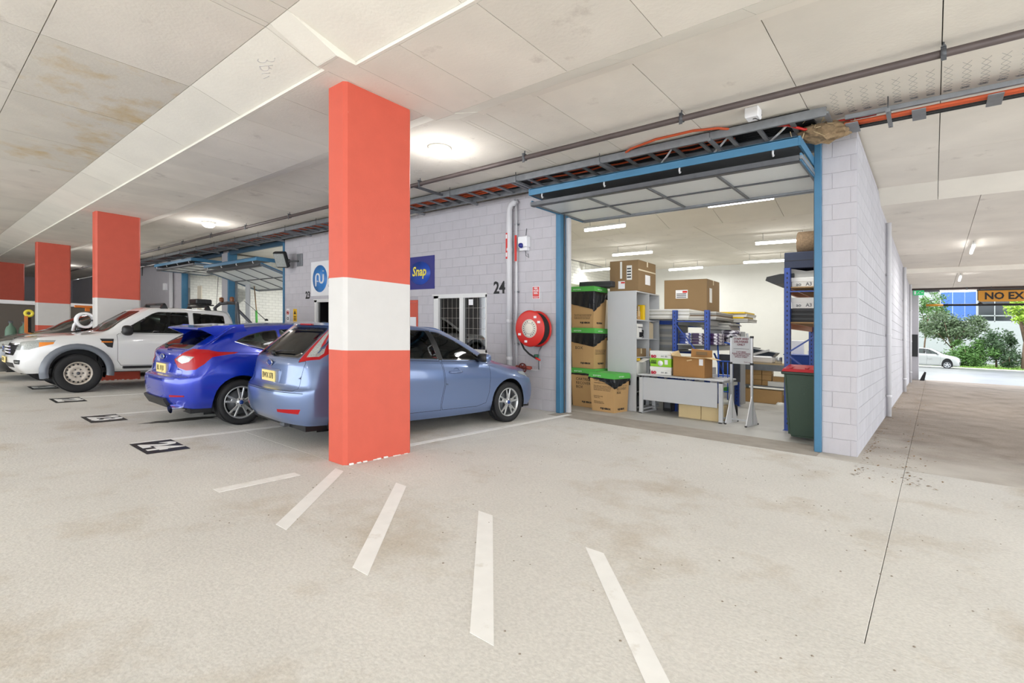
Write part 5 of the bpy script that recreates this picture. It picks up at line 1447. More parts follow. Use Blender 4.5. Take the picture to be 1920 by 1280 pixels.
MB().box((.462, -.25, .2), (.465, -.1, .5)).obj('label', M_signw, t)
M_ream = mat('purple_patterned_wrap', '#3a1f4d', .4, stain=('#e6e2e8', 9, .52, .56)); M_ream2 = mat('blue_patterned_wrap', '#25408f', .4, stain=('#e9e9f2', 9, .52, .56)); M_ream3 = mat('grey_patterned_wrap', '#5b5364', .4, stain=('#eceaf0', 9, .5, .54))
rg = 'patterned paper reams on the middle rack shelf'
_o=('lowest','second','third','topmost')
for i, (x, m, nm) in enumerate(((-3.86+.0, M_ream2, 'blue'), (-3.60, M_ream, 'purple'), (-3.34+.02, M_ream, 'purple'))):
    for k in range(4):
        t = thing('paper_ream', '%s patterned ream, %s of the %s pile on the rack shelf' % (nm, _o[k], ('left', 'middle', 'right')[i]), 'paper', (x+.12, 9.95+.02*(k % 2), 1.318+k*.055), 0, 'patterned reams on the middle rack shelf')
        MB().box((-.115, -.15, 0), (.115, .15, .052), c=.006).obj('wrapped_block', m, t)
for k in range(4):
    t = thing('paper_ream', 'crumpled grey patterned pack, %s in its pile on the rack shelf' % _o[k], 'paper', (-3.1, 10.5+.06*(k % 2), 1.318+k*.075), rad(8*k-10), 'grey patterned packs on the middle shelf')
    MB().box((-.17, -.2, 0), (.17, .2, .07), c=.02).obj('wrapped_block', M_ream3, t)
stack_sheets('grey card sheets above the patterned packs', (-3.3, 10.6, 1.62), (.55, .6, .13), 6, [M_card2, M_card], jit=.03)
tag(MB().box((-3.75, 10.9, 1.325), (-3.25, 10.93, 1.72)).obj('whiteboard', M_signw), 'plain white board leaning at the back of the rack', 'board')
stack_sheets('tall pile of grey sheets on the hidden rack bay', (-4.36, 10.6, 1.168), (.55, .6, .56), 10, [M_card2, M_greyd, M_card])
t = carton('paper_carton', 'blue and white carton on the low rack shelf', (-4.0, 10.1, .568), (.7, .4, .36), M_ream2, tape=False)
t = carton('paper_carton', 'blue and white carton on the low shelf, right', (-3.5, 10.25, .568), (.3, .4, .30), M_signw, tape=False)
carton('bag_heap', 'white plastic wrapped bundle on the low rack shelf, right end', (-3.15, 10.1, .568), (.3, .35, .18), M_signw, tape=False)
t = thing('grey_board', 'dark grey board standing behind the hand truck', 'board', (-3.05, 11.0, .568)); MB().box((-.45, 0, 0), (0, .02, .55)).obj('board_sheet', M_dsteel, t)

# desk
DX0, DX1, DY0, DY1, DH = -4.26, -2.74, 8.88, 9.50, .735
t = thing('desk', 'long grey office desk with a modesty panel facing the doorway', 'desk', (DX0, DY0, 0))
W, D = DX1-DX0, DY1-DY0
MB().box((-.02, -.02, DH-.028), (W+.02, D+.08, DH), c=.006).obj('desktop', M_grey, t)
MB().box((.06, .03, .25), (W-.10, .05, DH-.06), c=.003).obj('modesty_panel', M_grey, t)
for x in (0, W-.07):
    L = MB(); L.box((x, .0, .02), (x+.07, .05, DH-.03), c=.004); L.box((x, D-.06, .02), (x+.07, D-.01, DH-.03), c=.004); L.box((x+.01, .05, .06), (x+.06, D-.06, .09)); L.box((x, -.02, 0), (x+.07, D+.03, .03), c=.006); L.box((x, 0, DH-.06), (x+.07, D, DH-.028))
    L.obj('leg_frame', M_grey, t)
    for y in (-.02, D-.02): MB().box((x+.005, y, 0), (x+.065, y+.07, .018)).obj('foot_pad', M_black, t)
M_a4g = mat('lime_carton', '#93cf2a', .5)
def a4(label, z, m, h, red):
    t = thing('paper_carton', label, 'box', (-3.905, 9.18, z), rad(1)); w, d = .40, .30
    MB().box((-w/2, -d/2, 0), (w/2, d/2, h*.62), c=.004).obj('carton_body', m, t); MB().box((-w/2-.006, -d/2-.006, h*.55), (w/2+.006, d/2+.006, h), c=.004).obj('carton_lid', m if m is M_paper else m, t)
    if red:
        text('ao', .10, mat('crimson_ink', '#b8283c', .5), t, (-.13, -d/2-.0075, h*.30), FRONT, ext=.0005, bold=.006); text('A4  80', .045, M_dsteel, t, (.07, -d/2-.0075, h*.28), FRONT, ext=.0005)
    else:
        b = MB()
        for k in range(6): b.box((-.18+k*.018, -d/2-.0075, .05), (-.17+k*.018, -d/2-.005, .12))
        stuff(b.obj('barcode', M_ink, t)); MB().lathe([(0, -.004), (.05, -.003), (.05, 0)], (.0, -d/2-.004, h*.42), 'Y', 20).obj('white_seal', M_signw, t); MB().box((.08, -d/2-.008, h*.3), (.14, -d/2-.004, h*.85)).obj('print_panel', M_signw, t)
    return t
a4('white paper carton lowest in the pile on the desk', DH, M_paper, .145, True)
a4('lime green paper carton in the middle of the desk pile', DH+.147, M_a4g, .155, False)
a4('white paper carton topping the pile on the desk', DH+.304, M_paper, .135, True)
# open carton with four flaps
t = thing('open_carton', 'brown open topped carton with splayed flaps on the desk', 'box', (-3.36, 9.18, DH), rad(-2)); w, d, h, th = .58, .36, .355, .006
b = MB(); b.box((-w/2, -d/2, 0), (w/2, -d/2+th, h)); b.box((-w/2, d/2-th, 0), (w/2, d/2, h)); b.box((-w/2, -d/2, 0), (-w/2+th, d/2, h)); b.box((w/2-th, -d/2, 0), (w/2, d/2, h)); b.box((-w/2, -d/2, 0), (w/2, d/2, th)); b.obj('carton_body', mat('tan_board', '#ab7d4a', .85, var=.04), t)
M_tan = mat('tan_board', '#ab7d4a', .85); M_taninside = mat('tan_board_inside', '#dcc091', .85)
def flap(pts, nm='flap'):
    b = MB(); n = len(pts); up = Vector((0, 0, .005)); P = [Vector(p) for p in pts]; b.add(P+[p+up for p in P], [tuple(range(n)), tuple(range(n, 2*n))]+[(i, (i+1) % n, n+(i+1) % n, n+i) for i in range(n)]); return b.obj(nm, M_taninside, t)
flap([(-w/2, -d/2, h), (w/2, -d/2, h), (w/2-.08, -d/2-.15, h-.005), (-w/2-.03, -d/2-.15, h+.02)])
flap([(w/2, -d/2, h), (w/2, d/2, h), (w/2+.17, d/2-.03, h-.04), (w/2+.17, -d/2+.05, h-.03)])
flap([(-w/2, -d/2, h), (-w/2, d/2, h), (-w/2-.05, d/2, h+.10), (-w/2-.06, -d/2, h+.06)])
b = MB(); b.add([(-.10, d/2, h), (w/2, d/2, h), (w/2, d/2-.0, h+.13), (-.10, d/2+.02, h+.15), (-.10, d/2-.006, h), (w/2, d/2-.006, h), (w/2, d/2-.006, h+.13), (-.10, d/2+.014, h+.15)], [(0,1,2,3),(4,5,6,7),(0,1,5,4),(1,2,6,5),(2,3,7,6),(3,0,4,7)]); fl = b.obj('flap', M_tan, t)
MB().box((.0, d/2-.0135, h+.04), (.2, d/2-.009, h+.10)).obj('print_bar', M_kraftd, fl)
MB().box((.19, -d/2-.003, .22), (.26, -d/2, .33)).obj('label', M_signw, t); b = MB(); b.obox((-.03, -d/2-.004, .29), (.06, -d/2-.004, .31), .006, .02); b.obj('torn_patch', M_taninside, t)
# hand truck on the desk end / behind it
t = thing('hand_truck', 'blue tubular trolley handle standing behind the desk', 'trolley', (-3.0, 9.88, 0), rad(20)); b = MB()
for x in (-.12, .12):
    b = MB(); b.tube([(x, 0, .10), (x, 0, 1.02), (x, .04, 1.12), (x, .26, 1.32), (x*.6, .32, 1.36), (0, .33, 1.37)], .014, 8); b.obj('side_tube', M_truck, t)
for z in (.45, .75, 1.02): b = MB(); b.tube([(-.12, 0, z), (.12, 0, z)], .012, 6); b.obj('cross_tube', M_truck, t)
for x in (-.04, .04): b = MB(); b.tube([(x, 0, .3), (x, 0, 1.0)], .010, 6); b.obj('slat_tube', M_truck, t)
b = MB(); b.box((-.16, -.2, .03), (.16, .02, .045)); b.obj('toe_plate', M_truck, t)
for x in (-.19, .19): MB().lathe([(.03, -.02), (.10, -.02), (.11, 0), (.10, .02), (.03, .02)], (x, .05, .11), 'X', 18).obj('wheel', M_rubber, t)
# cartons under the desk
carton('carton', 'brown carton under the desk, the left one', (-3.36, 9.16, 0), (.40, .26, .30), M_kraftl)
carton('carton', 'brown carton under the desk, the right one', (-2.955, 9.15, 0), (.39, .26, .285), M_kraftl)
t = thing('computer_case', 'black computer case on the floor under the desk left end', 'computer', (-3.98, 9.75, 0)); MB().box((-.09, -.22, 0), (.09, .22, .40), c=.008).obj('case_shell', M_black, t); MB().box((-.06, -.225, .06), (.06, -.219, .3)).obj('face_panel', M_dsteel, t)
# sign stand
t = thing('sign_stand', 'white floor stand with a STAFF AND DELIVERIES ONLY board', 'sign', (-2.50, 9.10, 0), rad(-7))
for x in (-.17, .17):
    b = MB(); b.box((x-.02, -.015, .02), (x+.02, .015, 1.48), c=.004); b.obj('post', M_silver, t)
    b = MB(); b.prism([(-.25, .0), (-.24, .02), (-.01, .50), (.01, .50), (.24, .02), (.25, 0)], 'X', x-.006, x+.006); b.obj('foot_plate', M_signw, t)
    for y in (-.24, .24): MB().box((x-.015, y-.015, 0), (x+.015, y+.015, .02)).obj('foot_pad', M_black, t)
    for z in (1.01, 1.46): MB().box((x-.024, -.02, z), (x+.024, .02, z+.035)).obj('corner_clip', M_black, t)
MB().box((-.17, -.012, .06), (.17, .012, .085)).obj('cross_bar', M_silver, t)
bd = MB().box((-.165, -.016, 1.02), (.165, .012, 1.48), c=.003).obj('board', mat('grey_board_face', '#b9babc', .5), t)
M_maroon = mat('maroon_ink', '#6d2f3c', .6)
text('STAFF AND\nDELIVERIES\nONLY', .048, M_maroon, bd, (0, -.018, 1.395), FRONT, ext=.0006, bold=.0015)
MB().box((-.13, -.018, 1.275), (.13, -.016, 1.28)).obj('rule', M_dsteel, bd)
text('CUSTOMERS\nPLEASE USE ENTRANCE\nTO RECEPTION ON\nAPOLLO STREET', .029, M_maroon, bd, (0, -.018, 1.18), FRONT, ext=.0006, bold=.0008)
text('Thank you', .026, M_maroon, bd, (.10, -.018, 1.055), FRONT, ext=.0006)

# workbench trolley deep inside
t = thing('bench_trolley', 'galvanised work trolley with castors deep inside the unit', 'trolley', (-3.62, 12.7, 0)); W, D, H = 1.45, .8, .92
MB().box((0, 0, H-.03), (W+.4, D, H)).obj('plywood_top', mat('ply_edge', '#cdb58e', .7), t); MB().box((.02, .0, H-.17), (W, .02, H-.03)).obj('apron_plate', M_galv, t); MB().box((.02, .02, .37), (W, D, .40)).obj('shelf', M_galv, t)
for x in (.03, W-.06):
    for y in (.02, D-.07): MB().box((x, y, .12), (x+.07, y+.05, H-.03)).obj('leg', M_galv, t)
for x in (.065, W-.025): 
    c = MB(); c.lathe([(.02, -.02), (.055, -.02), (.06, 0), (.055, .02), (.02, .02)], (x, .045, .06), 'X', 16); c.box((x-.03, .02, .06), (x+.03, .07, .12)); c.obj('castor', M_rubber, t)
for i in range(3):
    for k in range(3 if i else 3):
        carton('small_carton', 'small tan carton, %s of the %s column on the trolley shelf' % (_o[k], ('left', 'middle', 'right')[i]), (-3.2+.21*i-.18, 12.88, .40+k*.125), (.20, .2, .122), M_kraft, group='small tan cartons on the trolley shelf')
carton('small_carton', 'single tan carton on the white one on the trolley shelf', (-2.72, 12.9, .51), (.24, .22, .11), M_kraft)
carton('white_carton', 'flat white carton on the trolley shelf', (-2.75, 12.85, .40), (.36, .24, .11), M_paper, tape=False)
t = carton('carton', 'long brown carton on the floor under the trolley', (-3.05, 12.85, 0), (.84, .3, .31), M_kraft)
t = thing('crumpled_paper', 'crumpled white paper on the floor by the trolley castor', 'paper', (-2.62, 12.62, 0)); bm = bmesh.new(); bmesh.ops.create_icosphere(bm, subdivisions=2, radius=.07)
for v in bm.verts: v.co *= RND.uniform(.7, 1.2); v.co.x *= 1.8; v.co.z = abs(v.co.z)
me = bpy.data.meshes.new('paper_ball'); bm.to_mesh(me); bm.free(); me.materials.append(M_paper); link('paper_ball', me, t)
t = thing('labelling_machine', 'dark blue and white machine with an upright arm on the trolley', 'machine', (-3.3, 13.05, .92))
MB().box((-.5, -.25, 0), (.45, .25, .16), c=.03).obj('base_case', M_signw, t); b = MB(); b.prism([(-.48, .16), (.45, .16), (.52, .24), (.2, .29), (-.2, .36), (-.42, .33)], 'Y', -.2, .2); b.obj('hood', mat('blue_black_hood', '#27303c', .4), t)
b = MB(); b.tube([(-.12, 0, .33), (-.16, 0, .68)], .03, 8); b.obj('arm', M_galv, t); b = MB(); b.obox((-.14, 0, .36), (.14, 0, .33), .05, .02); b.obj('blade', M_dsteel, t); b = MB(); b.obox((-.05, -.26, .16), (.4, -.26, .3), .02, .05); b.obj('white_bar', M_signw, t)
t = thing('steel_can', 'small steel can on the trolley top', 'can', (-2.72, 12.82, .92)); MB().lathe([(0, 0), (.075, 0), (.075, .15), (.068, .155), (0, .15)], n=18).obj('can_body', M_silver, t)
t = thing('tub', 'blue plastic tub on the trolley end', 'tub', (-2.2, 12.95, .92)); b = MB(); b.add([(-.3, -.2, 0), (.3, -.2, 0), (.3, .2, 0), (-.3, .2, 0), (-.38, -.25, .22), (.38, -.25, .22), (.38, .25, .22), (-.38, .25, .22)], [(0,3,2,1),(0,1,5,4),(1,2,6,5),(2,3,7,6),(3,0,4,7)]); b.obj('tub_body', M_rack, t); b = MB(); b.box((-.4, -.27, .21), (.4, .27, .235), c=.008); b.obj('rim', M_rack, t)
t = thing('white_tub', 'white plastic tub behind the blue one', 'tub', (-1.98, 13.24, .92)); MB().box((-.2, -.2, 0), (.2, .2, .35), c=.03).obj('tub_body', M_signw, t)
t = thing('binder_rack', 'clear plastic sheet holder upright behind the tub', 'holder', (-2.42, 13.25, .92)); MB().box((-.12, -.02, 0), (.14, .02, .55), c=.01).obj('sheet', M_signw, t)
t = thing('green_cabinet', 'bright green panelled cabinet left of the trolley', 'cabinet', (-3.86, 12.95, 0)); MB().box((-.18, 0, 0), (.2, .3, .14)).obj('plinth', M_signw, t); MB().box((-.15, -.01, .14), (.17, .3, .80), c=.006).obj('door', M_green, t); MB().box((-.2, 0, .80), (.2, .3, 1.08)).obj('upper_box', M_signw, t); MB().lathe([(0, -.02), (.02, -.018), (.02, 0)], (.12, -.01, .5), 'Y', 10).obj('knob', M_silver, t)
t = thing('grey_post', 'tall grey cabinet end beside the green panel', 'cabinet', (-3.42, 11.9, 0)); MB().box((-.1, 0, 0), (.14, .35, 1.62), c=.004).obj('carcass', M_greyd, t); MB().box((-.09, -.012, .05), (.13, 0, 1.58), c=.003).obj('door', M_grey, t)

# right hand rack by the jamb
RK = (-1.80, 9.10, 0)
t = rack('tall blue rack upright bay against the right jamb', RK, .62, 2.1, 2.60, (1.72, 2.28), [((.03, -.045, 1.26), (.60, -.045, 1.68)), ((.03, -.045, 1.20), (.60, -.045, .72)), ((.03, -.045, .66), (.60, -.045, .15)), ((.03, -.045, 2.22), (.60, -.045, 2.22))], along='Y', beam=M_rorange, deck=mat('rack_deck2', '#a8875c', .8))
stack_sheets('pile of black boards on the lower shelf of the right rack', (-1.45, 9.6, 1.738), (.62, .9, .22), 6, [M_ink, M_black], jit=.01)
def flatbox(label, loc, h):
    t = thing('paper_carton', label, 'box', loc); MB().box((-.30, -.4, 0), (.30, .4, h), c=.004).obj('carton_body', M_paper, t); MB().box((-.305, -.405, h*.55), (.305, .405, h), c=.004).obj('carton_lid', M_paper, t)
    text('ao   A3  80   \u2022 \u2022', .075, M_dsteel, t, (0, -.408, h*.28), FRONT, ext=.0005, bold=.001)
    return t
flatbox('white paper carton on the black boards in the right rack', (-1.45, 9.55, 1.96), .17)
flatbox('white paper carton upper one in the right rack', (-1.45, 9.55, 2.298), .15)
t = thing('flat_bundle', 'grey sheet bundle under the navy boxes in the right rack', 'bundle', (-1.45, 9.6, 2.45)); b = MB(); b.prism([(-.32, 0), (.3, 0), (.3, .13), (-.1, .10), (-.32, .15)], 'Y', -.42, .4); b.obj('sheets', M_card2, t)
t = thing('black_tray', 'black plastic tray poking out past the right rack upright', 'tray', (-1.92, 9.5, 2.36)); b = MB(); b.prism([(-.22, .06), (-.1, 0), (.2, .02), (.2, .16), (0, .16), (-.2, .12)], 'Y', -.35, .35); b.obj('tray_shell', M_black, t)
t = thing('navy_case', 'dark navy flat case on top of the right rack', 'case', (-1.50, 9.6, 2.60)); MB().box((-.36, -.45, 0), (.34, .45, .26), c=.01).obj('shell', mat('navy_case', '#1d2740', .5), t); MB().box((-.362, -.452, .12), (.342, .452, .128)).obj('seam', M_ink, t)
t = thing('cork_roll', 'fat brown roll of board lying on the navy case', 'roll', (-1.46, 9.62, 2.862+.20)); b = MB(); b.lathe([(.05, -.28), (.19, -.28), (.20, -.27), (.20, .33), (.05, .33)], (0, 0, 0), 'X', 32, close=True); b.obj('roll_body', mat('cork_brown', '#6f5b45', .9, var=.25, vscale=40), t)
b = MB(); b.tube([(-.285, .12*math.cos(2*PI*k/30)*(1-k*.006), .12*math.sin(2*PI*k/30)*(1-k*.006)) for k in range(60)], .003, 4); b.obj('spiral_edge', M_brownc, t)
t = thing('rear_upright', 'blue upright with an orange collar behind the right rack', 'rack', (-1.42, 12.4, 0)); MB().box((-.05, -.04, 0), (.05, .04, 1.45)).obj('post', M_rack, t); MB().box((-.06, -.05, 1.45), (.06, .05, 1.72)).obj('collar', M_rorange, t)
# wheelie bin
t = thing('wheelie_bin', 'dark green wheelie bin with a red lid inside the right jamb', 'bin', (-1.42, 8.60, 0), rad(4)); M_binG = mat('bin_green', '#33493a', .5, bump=.2, bscale=120, stain=('#8b978c', 30, .70, .78))
b = MB(); b.add([(-.24, -.26, .03), (.24, -.26, .03), (.24, .26, .10), (-.24, .26, .10), (-.29, -.33, .98), (.29, -.33, .98), (.29, .33, .98), (-.29, .33, .98)], [(0,3,2,1),(0,1,5,4),(1,2,6,5),(2,3,7,6),(3,0,4,7),(4,5,6,7)]); 
bmx = bmesh.new(); me = b.mesh('tmp', M_binG); bmx.from_mesh(me); bmesh.ops.bevel(bmx, geom=bmx.edges[:], offset=.035, segments=3, affect='EDGES'); bmx.to_mesh(me); bmx.free(); me.name = 'bin_body'; link('bin_body', me, t)
MB().box((-.32, -.36, .945), (.32, .37, .995), c=.012).obj('rim', mat('bin_rim_green', '#26352b', .5), t)
b = MB(); b.add([(-.31, -.37, .99), (.31, -.37, .99), (.31, .37, .99), (-.31, .37, .99), (-.29, -.34, 1.03), (.29, -.34, 1.03), (.29, .34, 1.07), (-.29, .34, 1.07)], [(4,5,6,7),(0,1,5,4),(1,2,6,5),(2,3,7,6),(3,0,4,7),(0,3,2,1)]); b.obj('lid', mat('bin_lid_red', '#b3202a', .4), t)
for x in (-.2, .0, .2): MB().box((x-.02, -.3, 1.03), (x+.02, .3, 1.055), c=.008).obj('lid_rib', mat('bin_lid_red', '#b3202a', .4), t)
for x in (-.27, .27): MB().lathe([(.03, -.03), (.09, -.03), (.10, 0), (.09, .03), (.03, .03)], (x, .30, .10), 'X', 20).obj('wheel', M_rubber, t)
b = MB(); b.tube([(-.25, .38, .96), (.25, .38, .96)], .015, 8); b.obj('handle', M_black, t)
# tube lamps in the unit
batten(-2.46, 8.86, 3.7, 1.06, 'tube lamp nearest the tilt door inside unit 24', .35, 0, 22)
batten(-2.65, 12.85, 3.70, 1.15, 'tube lamp right of centre in unit 24, over the trolley', .2, rad(4), 22)
batten(-3.70, 15.75, 3.70, 1.15, 'tube lamp deepest in unit 24, near the back wall', .2, rad(4), 22)
batten(-6.35, 12.8, 3.70, 1.2, 'tube lamp over the big carton on the bookcase', .2, 0, 22)
batten(-8.6, 14.7, 3.60, 1.2, 'tube lamp by the white brick side wall', .3, rad(-8), 9)
batten(-6.2, 16.3, 3.70, 1.2, 'tube lamp over the carton on the card pile', .2, rad(-8), 22)
batten(-5.4, 9.6, 3.72, 1.0, 'tube lamp just showing past the left jamb', .2, 0, 18)
batten(-17.4, 9.6, 3.6, 1.2, 'tube lamp beyond the half open tilt door', .4, 0, 60)
batten(-22.2, 9.6, 3.6, 1.2, 'tube lamp in the farthest open unit', .4, 0, 55)
# unit 23 broom handle and green strap, unit 22 bits
t = thing('green_strap', 'bright green strap hanging on a brown pole inside unit 23', 'strap', (-18.9, 8.3, 0)); b = MB(); b.tube([(.1, .1, 0), (-.25, 0, 2.9)], .02, 6); b.obj('pole', M_kraftd, t); b = MB(); b.prism([(-.12, 1.95), (.0, 1.95), (.12, .5), (-.02, .5)], 'Y', -.02, .01); b.prism([(-.02, 1.6), (.05, 1.8), (.22, .5), (.10, .5)], 'Y', -.05, -.02); b.obj('webbing', M_green, t)
t = thing('tall_panel', 'grey sheet standing just inside the unit 23 post', 'board', (-19.4, 8.1, 0)); MB().box((0, 0, 0), (.35, .03, 3.2)).obj('sheet', M_grey, t)
t = thing('tall_panel', 'beige sheet standing just inside the unit 22 post', 'board', (-24.1, 8.1, 0)); MB().box((0, 0, 0), (.45, .03, 3.0)).obj('sheet', M_beige, t)
# ---------------------------------------------------------------- driveway mouth
M_road = mat('wet_road', '#6d6c6b', .3, var=.08, vscale=.6, stain=('#4f4e4d', .5, .50, .66))
for (y0, z0, y1, z1) in ((28.5, 0, 36, -.04), (36, -.04, 60, -.40), (60, -.40, 64, -.42)):
    b = MB(); b.add([(-60, y0, z0), (70, y0, z0), (70, y1, z1), (-60, y1, z1), (-60, y0, z0-.2), (70, y0, z0-.2), (70, y1, z1-.2), (-60, y1, z1-.2)], [(0,1,2,3),(7,6,5,4),(0,4,5,1),(1,5,6,2),(2,6,7,3),(3,7,4,0)])
    struct(b.obj('road', M_road), 'pale wet street beyond the driveway mouth')
struct(MB().box((-60, 64, -.6), (70, 64.2, -.36), c=.03).obj('kerb', M_conc), 'low concrete kerb along the verge')
struct(MB().box((-60, 64.2, -.7), (70, 100, -.38)).obj('verge_ground', mat('verge_earth', '#5a7034', .9, var=.2, vscale=1)), 'grassed verge across the street')
gr = random.Random(3); b = MB()
for k in range(7000):
    x, y = gr.uniform(-4, 14), gr.uniform(64.3, 72); h = gr.uniform(.10, .22); a = gr.uniform(0, PI); dx, dy = .03*math.cos(a), .03*math.sin(a)
    b.add([(x-dx, y-dy, -.385), (x+dx, y+dy, -.385), (x+gr.uniform(-.06, .06), y+gr.uniform(-.06, .06), -.385+h)], [(0, 1, 2)])
stuff(b.obj('grass', mat('verge_grass', '#76983f', .7, var=.25, vscale=2), fix=False), 'bright green grass on the verge across the street', 'grass')
def foliage(center, rad_, n, size, seed, squash=1.0, hollow=.35):
    r = random.Random(seed); b = MB(); c = Vector(center)
    cl = [Vector((r.gauss(0, .45), r.gauss(0, .45), r.gauss(0, .45))) for _ in range(26)]
    for k in range(n):
        q = r.choice(cl); p = q+Vector((r.gauss(0, .17), r.gauss(0, .17), r.gauss(0, .17)))
        if p.length > 1.15: p = p.normalized()*r.uniform(.85, 1.1)
        p = c+Vector((p.x*rad_[0], p.y*rad_[1], p.z*rad_[2]))
        d = Vector((r.gauss(0, 1), r.gauss(0, 1), r.gauss(0, .6)+.25)).normalized(); u = d.cross(Vector((r.gauss(0, 1), r.gauss(0, 1), r.gauss(0, 1)))).normalized()
        l = size*r.uniform(.6, 1.3); w = l*.36
        b.add([p, p+d*l*.5+u*w*.5, p+d*l, p+d*l*.5-u*w*.5], [(0, 1, 2, 3)], 0)
    return b
def shrub(name, label, base, crown, rad_, n, size, m, seed, trunk=.09, group=None):
    t = thing(name, label, 'tree' if 'tree' in name else 'shrub', base)
    foliage(crown, rad_, n, size, seed).obj('foliage', m, t, fix=False)
    t.children[0]['kind'] = 'stuff'
    b = MB(); r = random.Random(seed+1); c = Vector(crown)
    b.tube([(0, 0, -.1), (c.x*.3, c.y*.3, c.z*.4), (c.x*.8, c.y*.8, c.z*.8)], [trunk, trunk*.8, trunk*.5], 8)
    for k in range(7):
        a = 2*PI*k/7; b.tube([(c.x*.35, c.y*.35, c.z*.45), (c.x+rad_[0]*.4*math.cos(a), c.y+rad_[1]*.4*math.sin(a), c.z*.85), (c.x+rad_[0]*.75*math.cos(a), c.y+rad_[1]*.75*math.sin(a), c.z+rad_[2]*.4*math.sin(3*a))], [trunk*.6, trunk*.4, trunk*.15], 5)
    b.obj('stems', mat('bark', '#6e5a4a', .9, var=.2, vscale=6), t)
    return t
M_l1 = mat('leaf_greygreen', '#596b4b', .6, var=.35, vscale=3); M_l2 = mat('leaf_mid', '#517538', .6, var=.35, vscale=3); M_l3 = mat('leaf_dark', '#435a3b', .6, var=.4, vscale=3); M_l4 = mat('leaf_lime', '#8fae38', .6, var=.25, vscale=3)
shrub('street_tree', 'grey green tree with a broad crown above the white car', (1.6, 68.5, -.4), (-.3, 0, 3.9), (2.6, 1.8, 1.6), 6500, .30, M_l1, 21)
shrub('street_tree', 'thin feathery tree top left of the blue wall panel', (-.9, 72, -.4), (.6, 0, 6.2), (1.6, 1.2, 1.7), 1500, .34, M_l2, 22)
shrub('shrub', 'bright mid green bush low in front of the grey green tree', (2.6, 67.2, -.4), (.1, 0, 1.35), (2.1, 1.2, 1.35), 5200, .28, M_l2, 23)
shrub('shrub', 'dark loose bush right of the bright green bush', (4.7, 68, -.4), (0, 0, 2.0), (1.35, 1.2, 1.9), 3200, .30, M_l3, 24)
shrub('shrub', 'low dark green bush beside the brown tree trunk', (5.6, 67, -.4), (0, 0, .9), (.9, .9, .9), 1600, .24, M_l3, 25)
shrub('street_tree', 'tree with a thick brown trunk and lime green leaves at the frame edge', (6.5, 66.5, -.4), (.3, 0, 5.4), (1.6, 1.6, 1.1), 2600, .36, M_l4, 26, .28)
# white car in the street
P_white = mat('street_car_paint', '#959793', .3, coat=1.0)
t = hatchback('street_car', 'white car driving past in the street beyond the driveway', P_white, 2, (-.42, 60.5, -.405), 0)
t.scale = (1.06, 1.0, 1.0)
raise_body(t, .26)
# building across the street
t = thing('office_building', 'white building with a blue panel and dark windows across the street', 'building', (-14, 85, -.5))
M_bw = mat('white_render', '#9fa2a3', .7, var=.02); M_bb = mat('blue_cladding', '#3b63b8', .5, var=.05)
MB().box((0, 0, 0), (34, .4, 5.3)).obj('lower_wall', M_bw, t); MB().box((0, 0, 5.3), (14.7, .4, 13)).obj('upper_wall', M_bw, t)
for k in range(3): 
    for j in range(2): MB().box((14.72+k*1.16, -.06, 5.42+j*1.95), (15.86+k*1.16, .3, 7.35+j*1.95)).obj('blue_panel', M_bb, t)
MB().box((18.12, .0, 8.2), (34, .4, 13)).obj('head_wall', M_bb, t); MB().box((18.05, -.12, 5.3), (18.2, .3, 9.4)).obj('white_pilaster', M_bw, t)
for k in range(6):
    x = 18.2+k*1.5
    f = MB(); f.box((x, .02, 5.3), (x+.09, .3, 8.2)); f.box((x, .02, 5.3), (x+1.5, .3, 5.42)); f.box((x, .02, 6.0), (x+1.5, .3, 6.12)); f.box((x, .02, 8.08), (x+1.5, .3, 8.2)); fo = f.obj('window_frame', M_bw, t)
    for (a, c) in ((5.42, 6.0), (6.12, 8.08)): MB().box((x+.09, .2, a), (x+1.5, .24, c)).obj('pane', mat('dark_window', '#20262c', .15), fo)
# frame of the driveway mouth
t = thing('door_jamb', 'pale steel post with a black buffer at the driveway mouth', 'door frame', (-.735, 27.9, 0)); t['kind'] = 'structure'
MB().box((.0, 0, 0), (.25, .3, 3.85), c=.01).obj('post', M_paint_side, t); MB().box((.02, -.03, 1.0), (.22, 0, 1.95)).obj('buffer', M_black, t)
struct(MB().box((-.735, 28.1, 3.80), (9, 28.4, 4.2)).obj('trim_3', M_dsteel), 'dark lintel over the driveway mouth')
t = thing('sprinkler_pipe', 'dark pipe under the soffit at the driveway mouth', 'pipe', (4, 27.2, 3.82)); MB().tube([(-4.7, 0, 0), (5, 0, 0)], .04, 8).obj('pipe', M_pipe, t)
for k in range(4): MB().box((-3+k*2.4, -.05, -.05), (-2.94+k*2.4, .05, .05)).obj('clamp', M_dsteel, t)
batten(.77, 27.55, 3.74, 1.15, 'tube lamp crosswise at the driveway mouth', .08, 0, 12)
batten(.72, 16.4, 3.78, 1.2, 'tube lamp on the soffit halfway down the driveway', .1, PI/2, 45)
batten(.66, 21.9, 3.66, 1.2, 'tube lamp on the soffit far down the driveway', .08, PI/2, 30)
t = thing('exit_sign', 'small green running man exit sign at the driveway mouth', 'sign', (-.66, 27.4, 3.60)); MB().box((0, 0, 0), (.36, .08, .20), c=.008).obj('case', mat('exit_green', '#1f9a58', .4, emit=.5), t)
MB().box((.03, -.004, .03), (.10, 0, .17)).obj('door_mark', M_signw, t); b = MB(); b.obox((.17, -.003, .10), (.22, -.003, .15), .006, .02); b.obox((.17, -.003, .10), (.14, -.003, .04), .006, .018); b.obox((.18, -.003, .09), (.22, -.003, .05), .006, .018); b.lathe([(0, -.004), (.018, -.004), (.018, 0)], (.235, 0, .165), 'Y', 10); b.obj('running_man', M_signw, t)
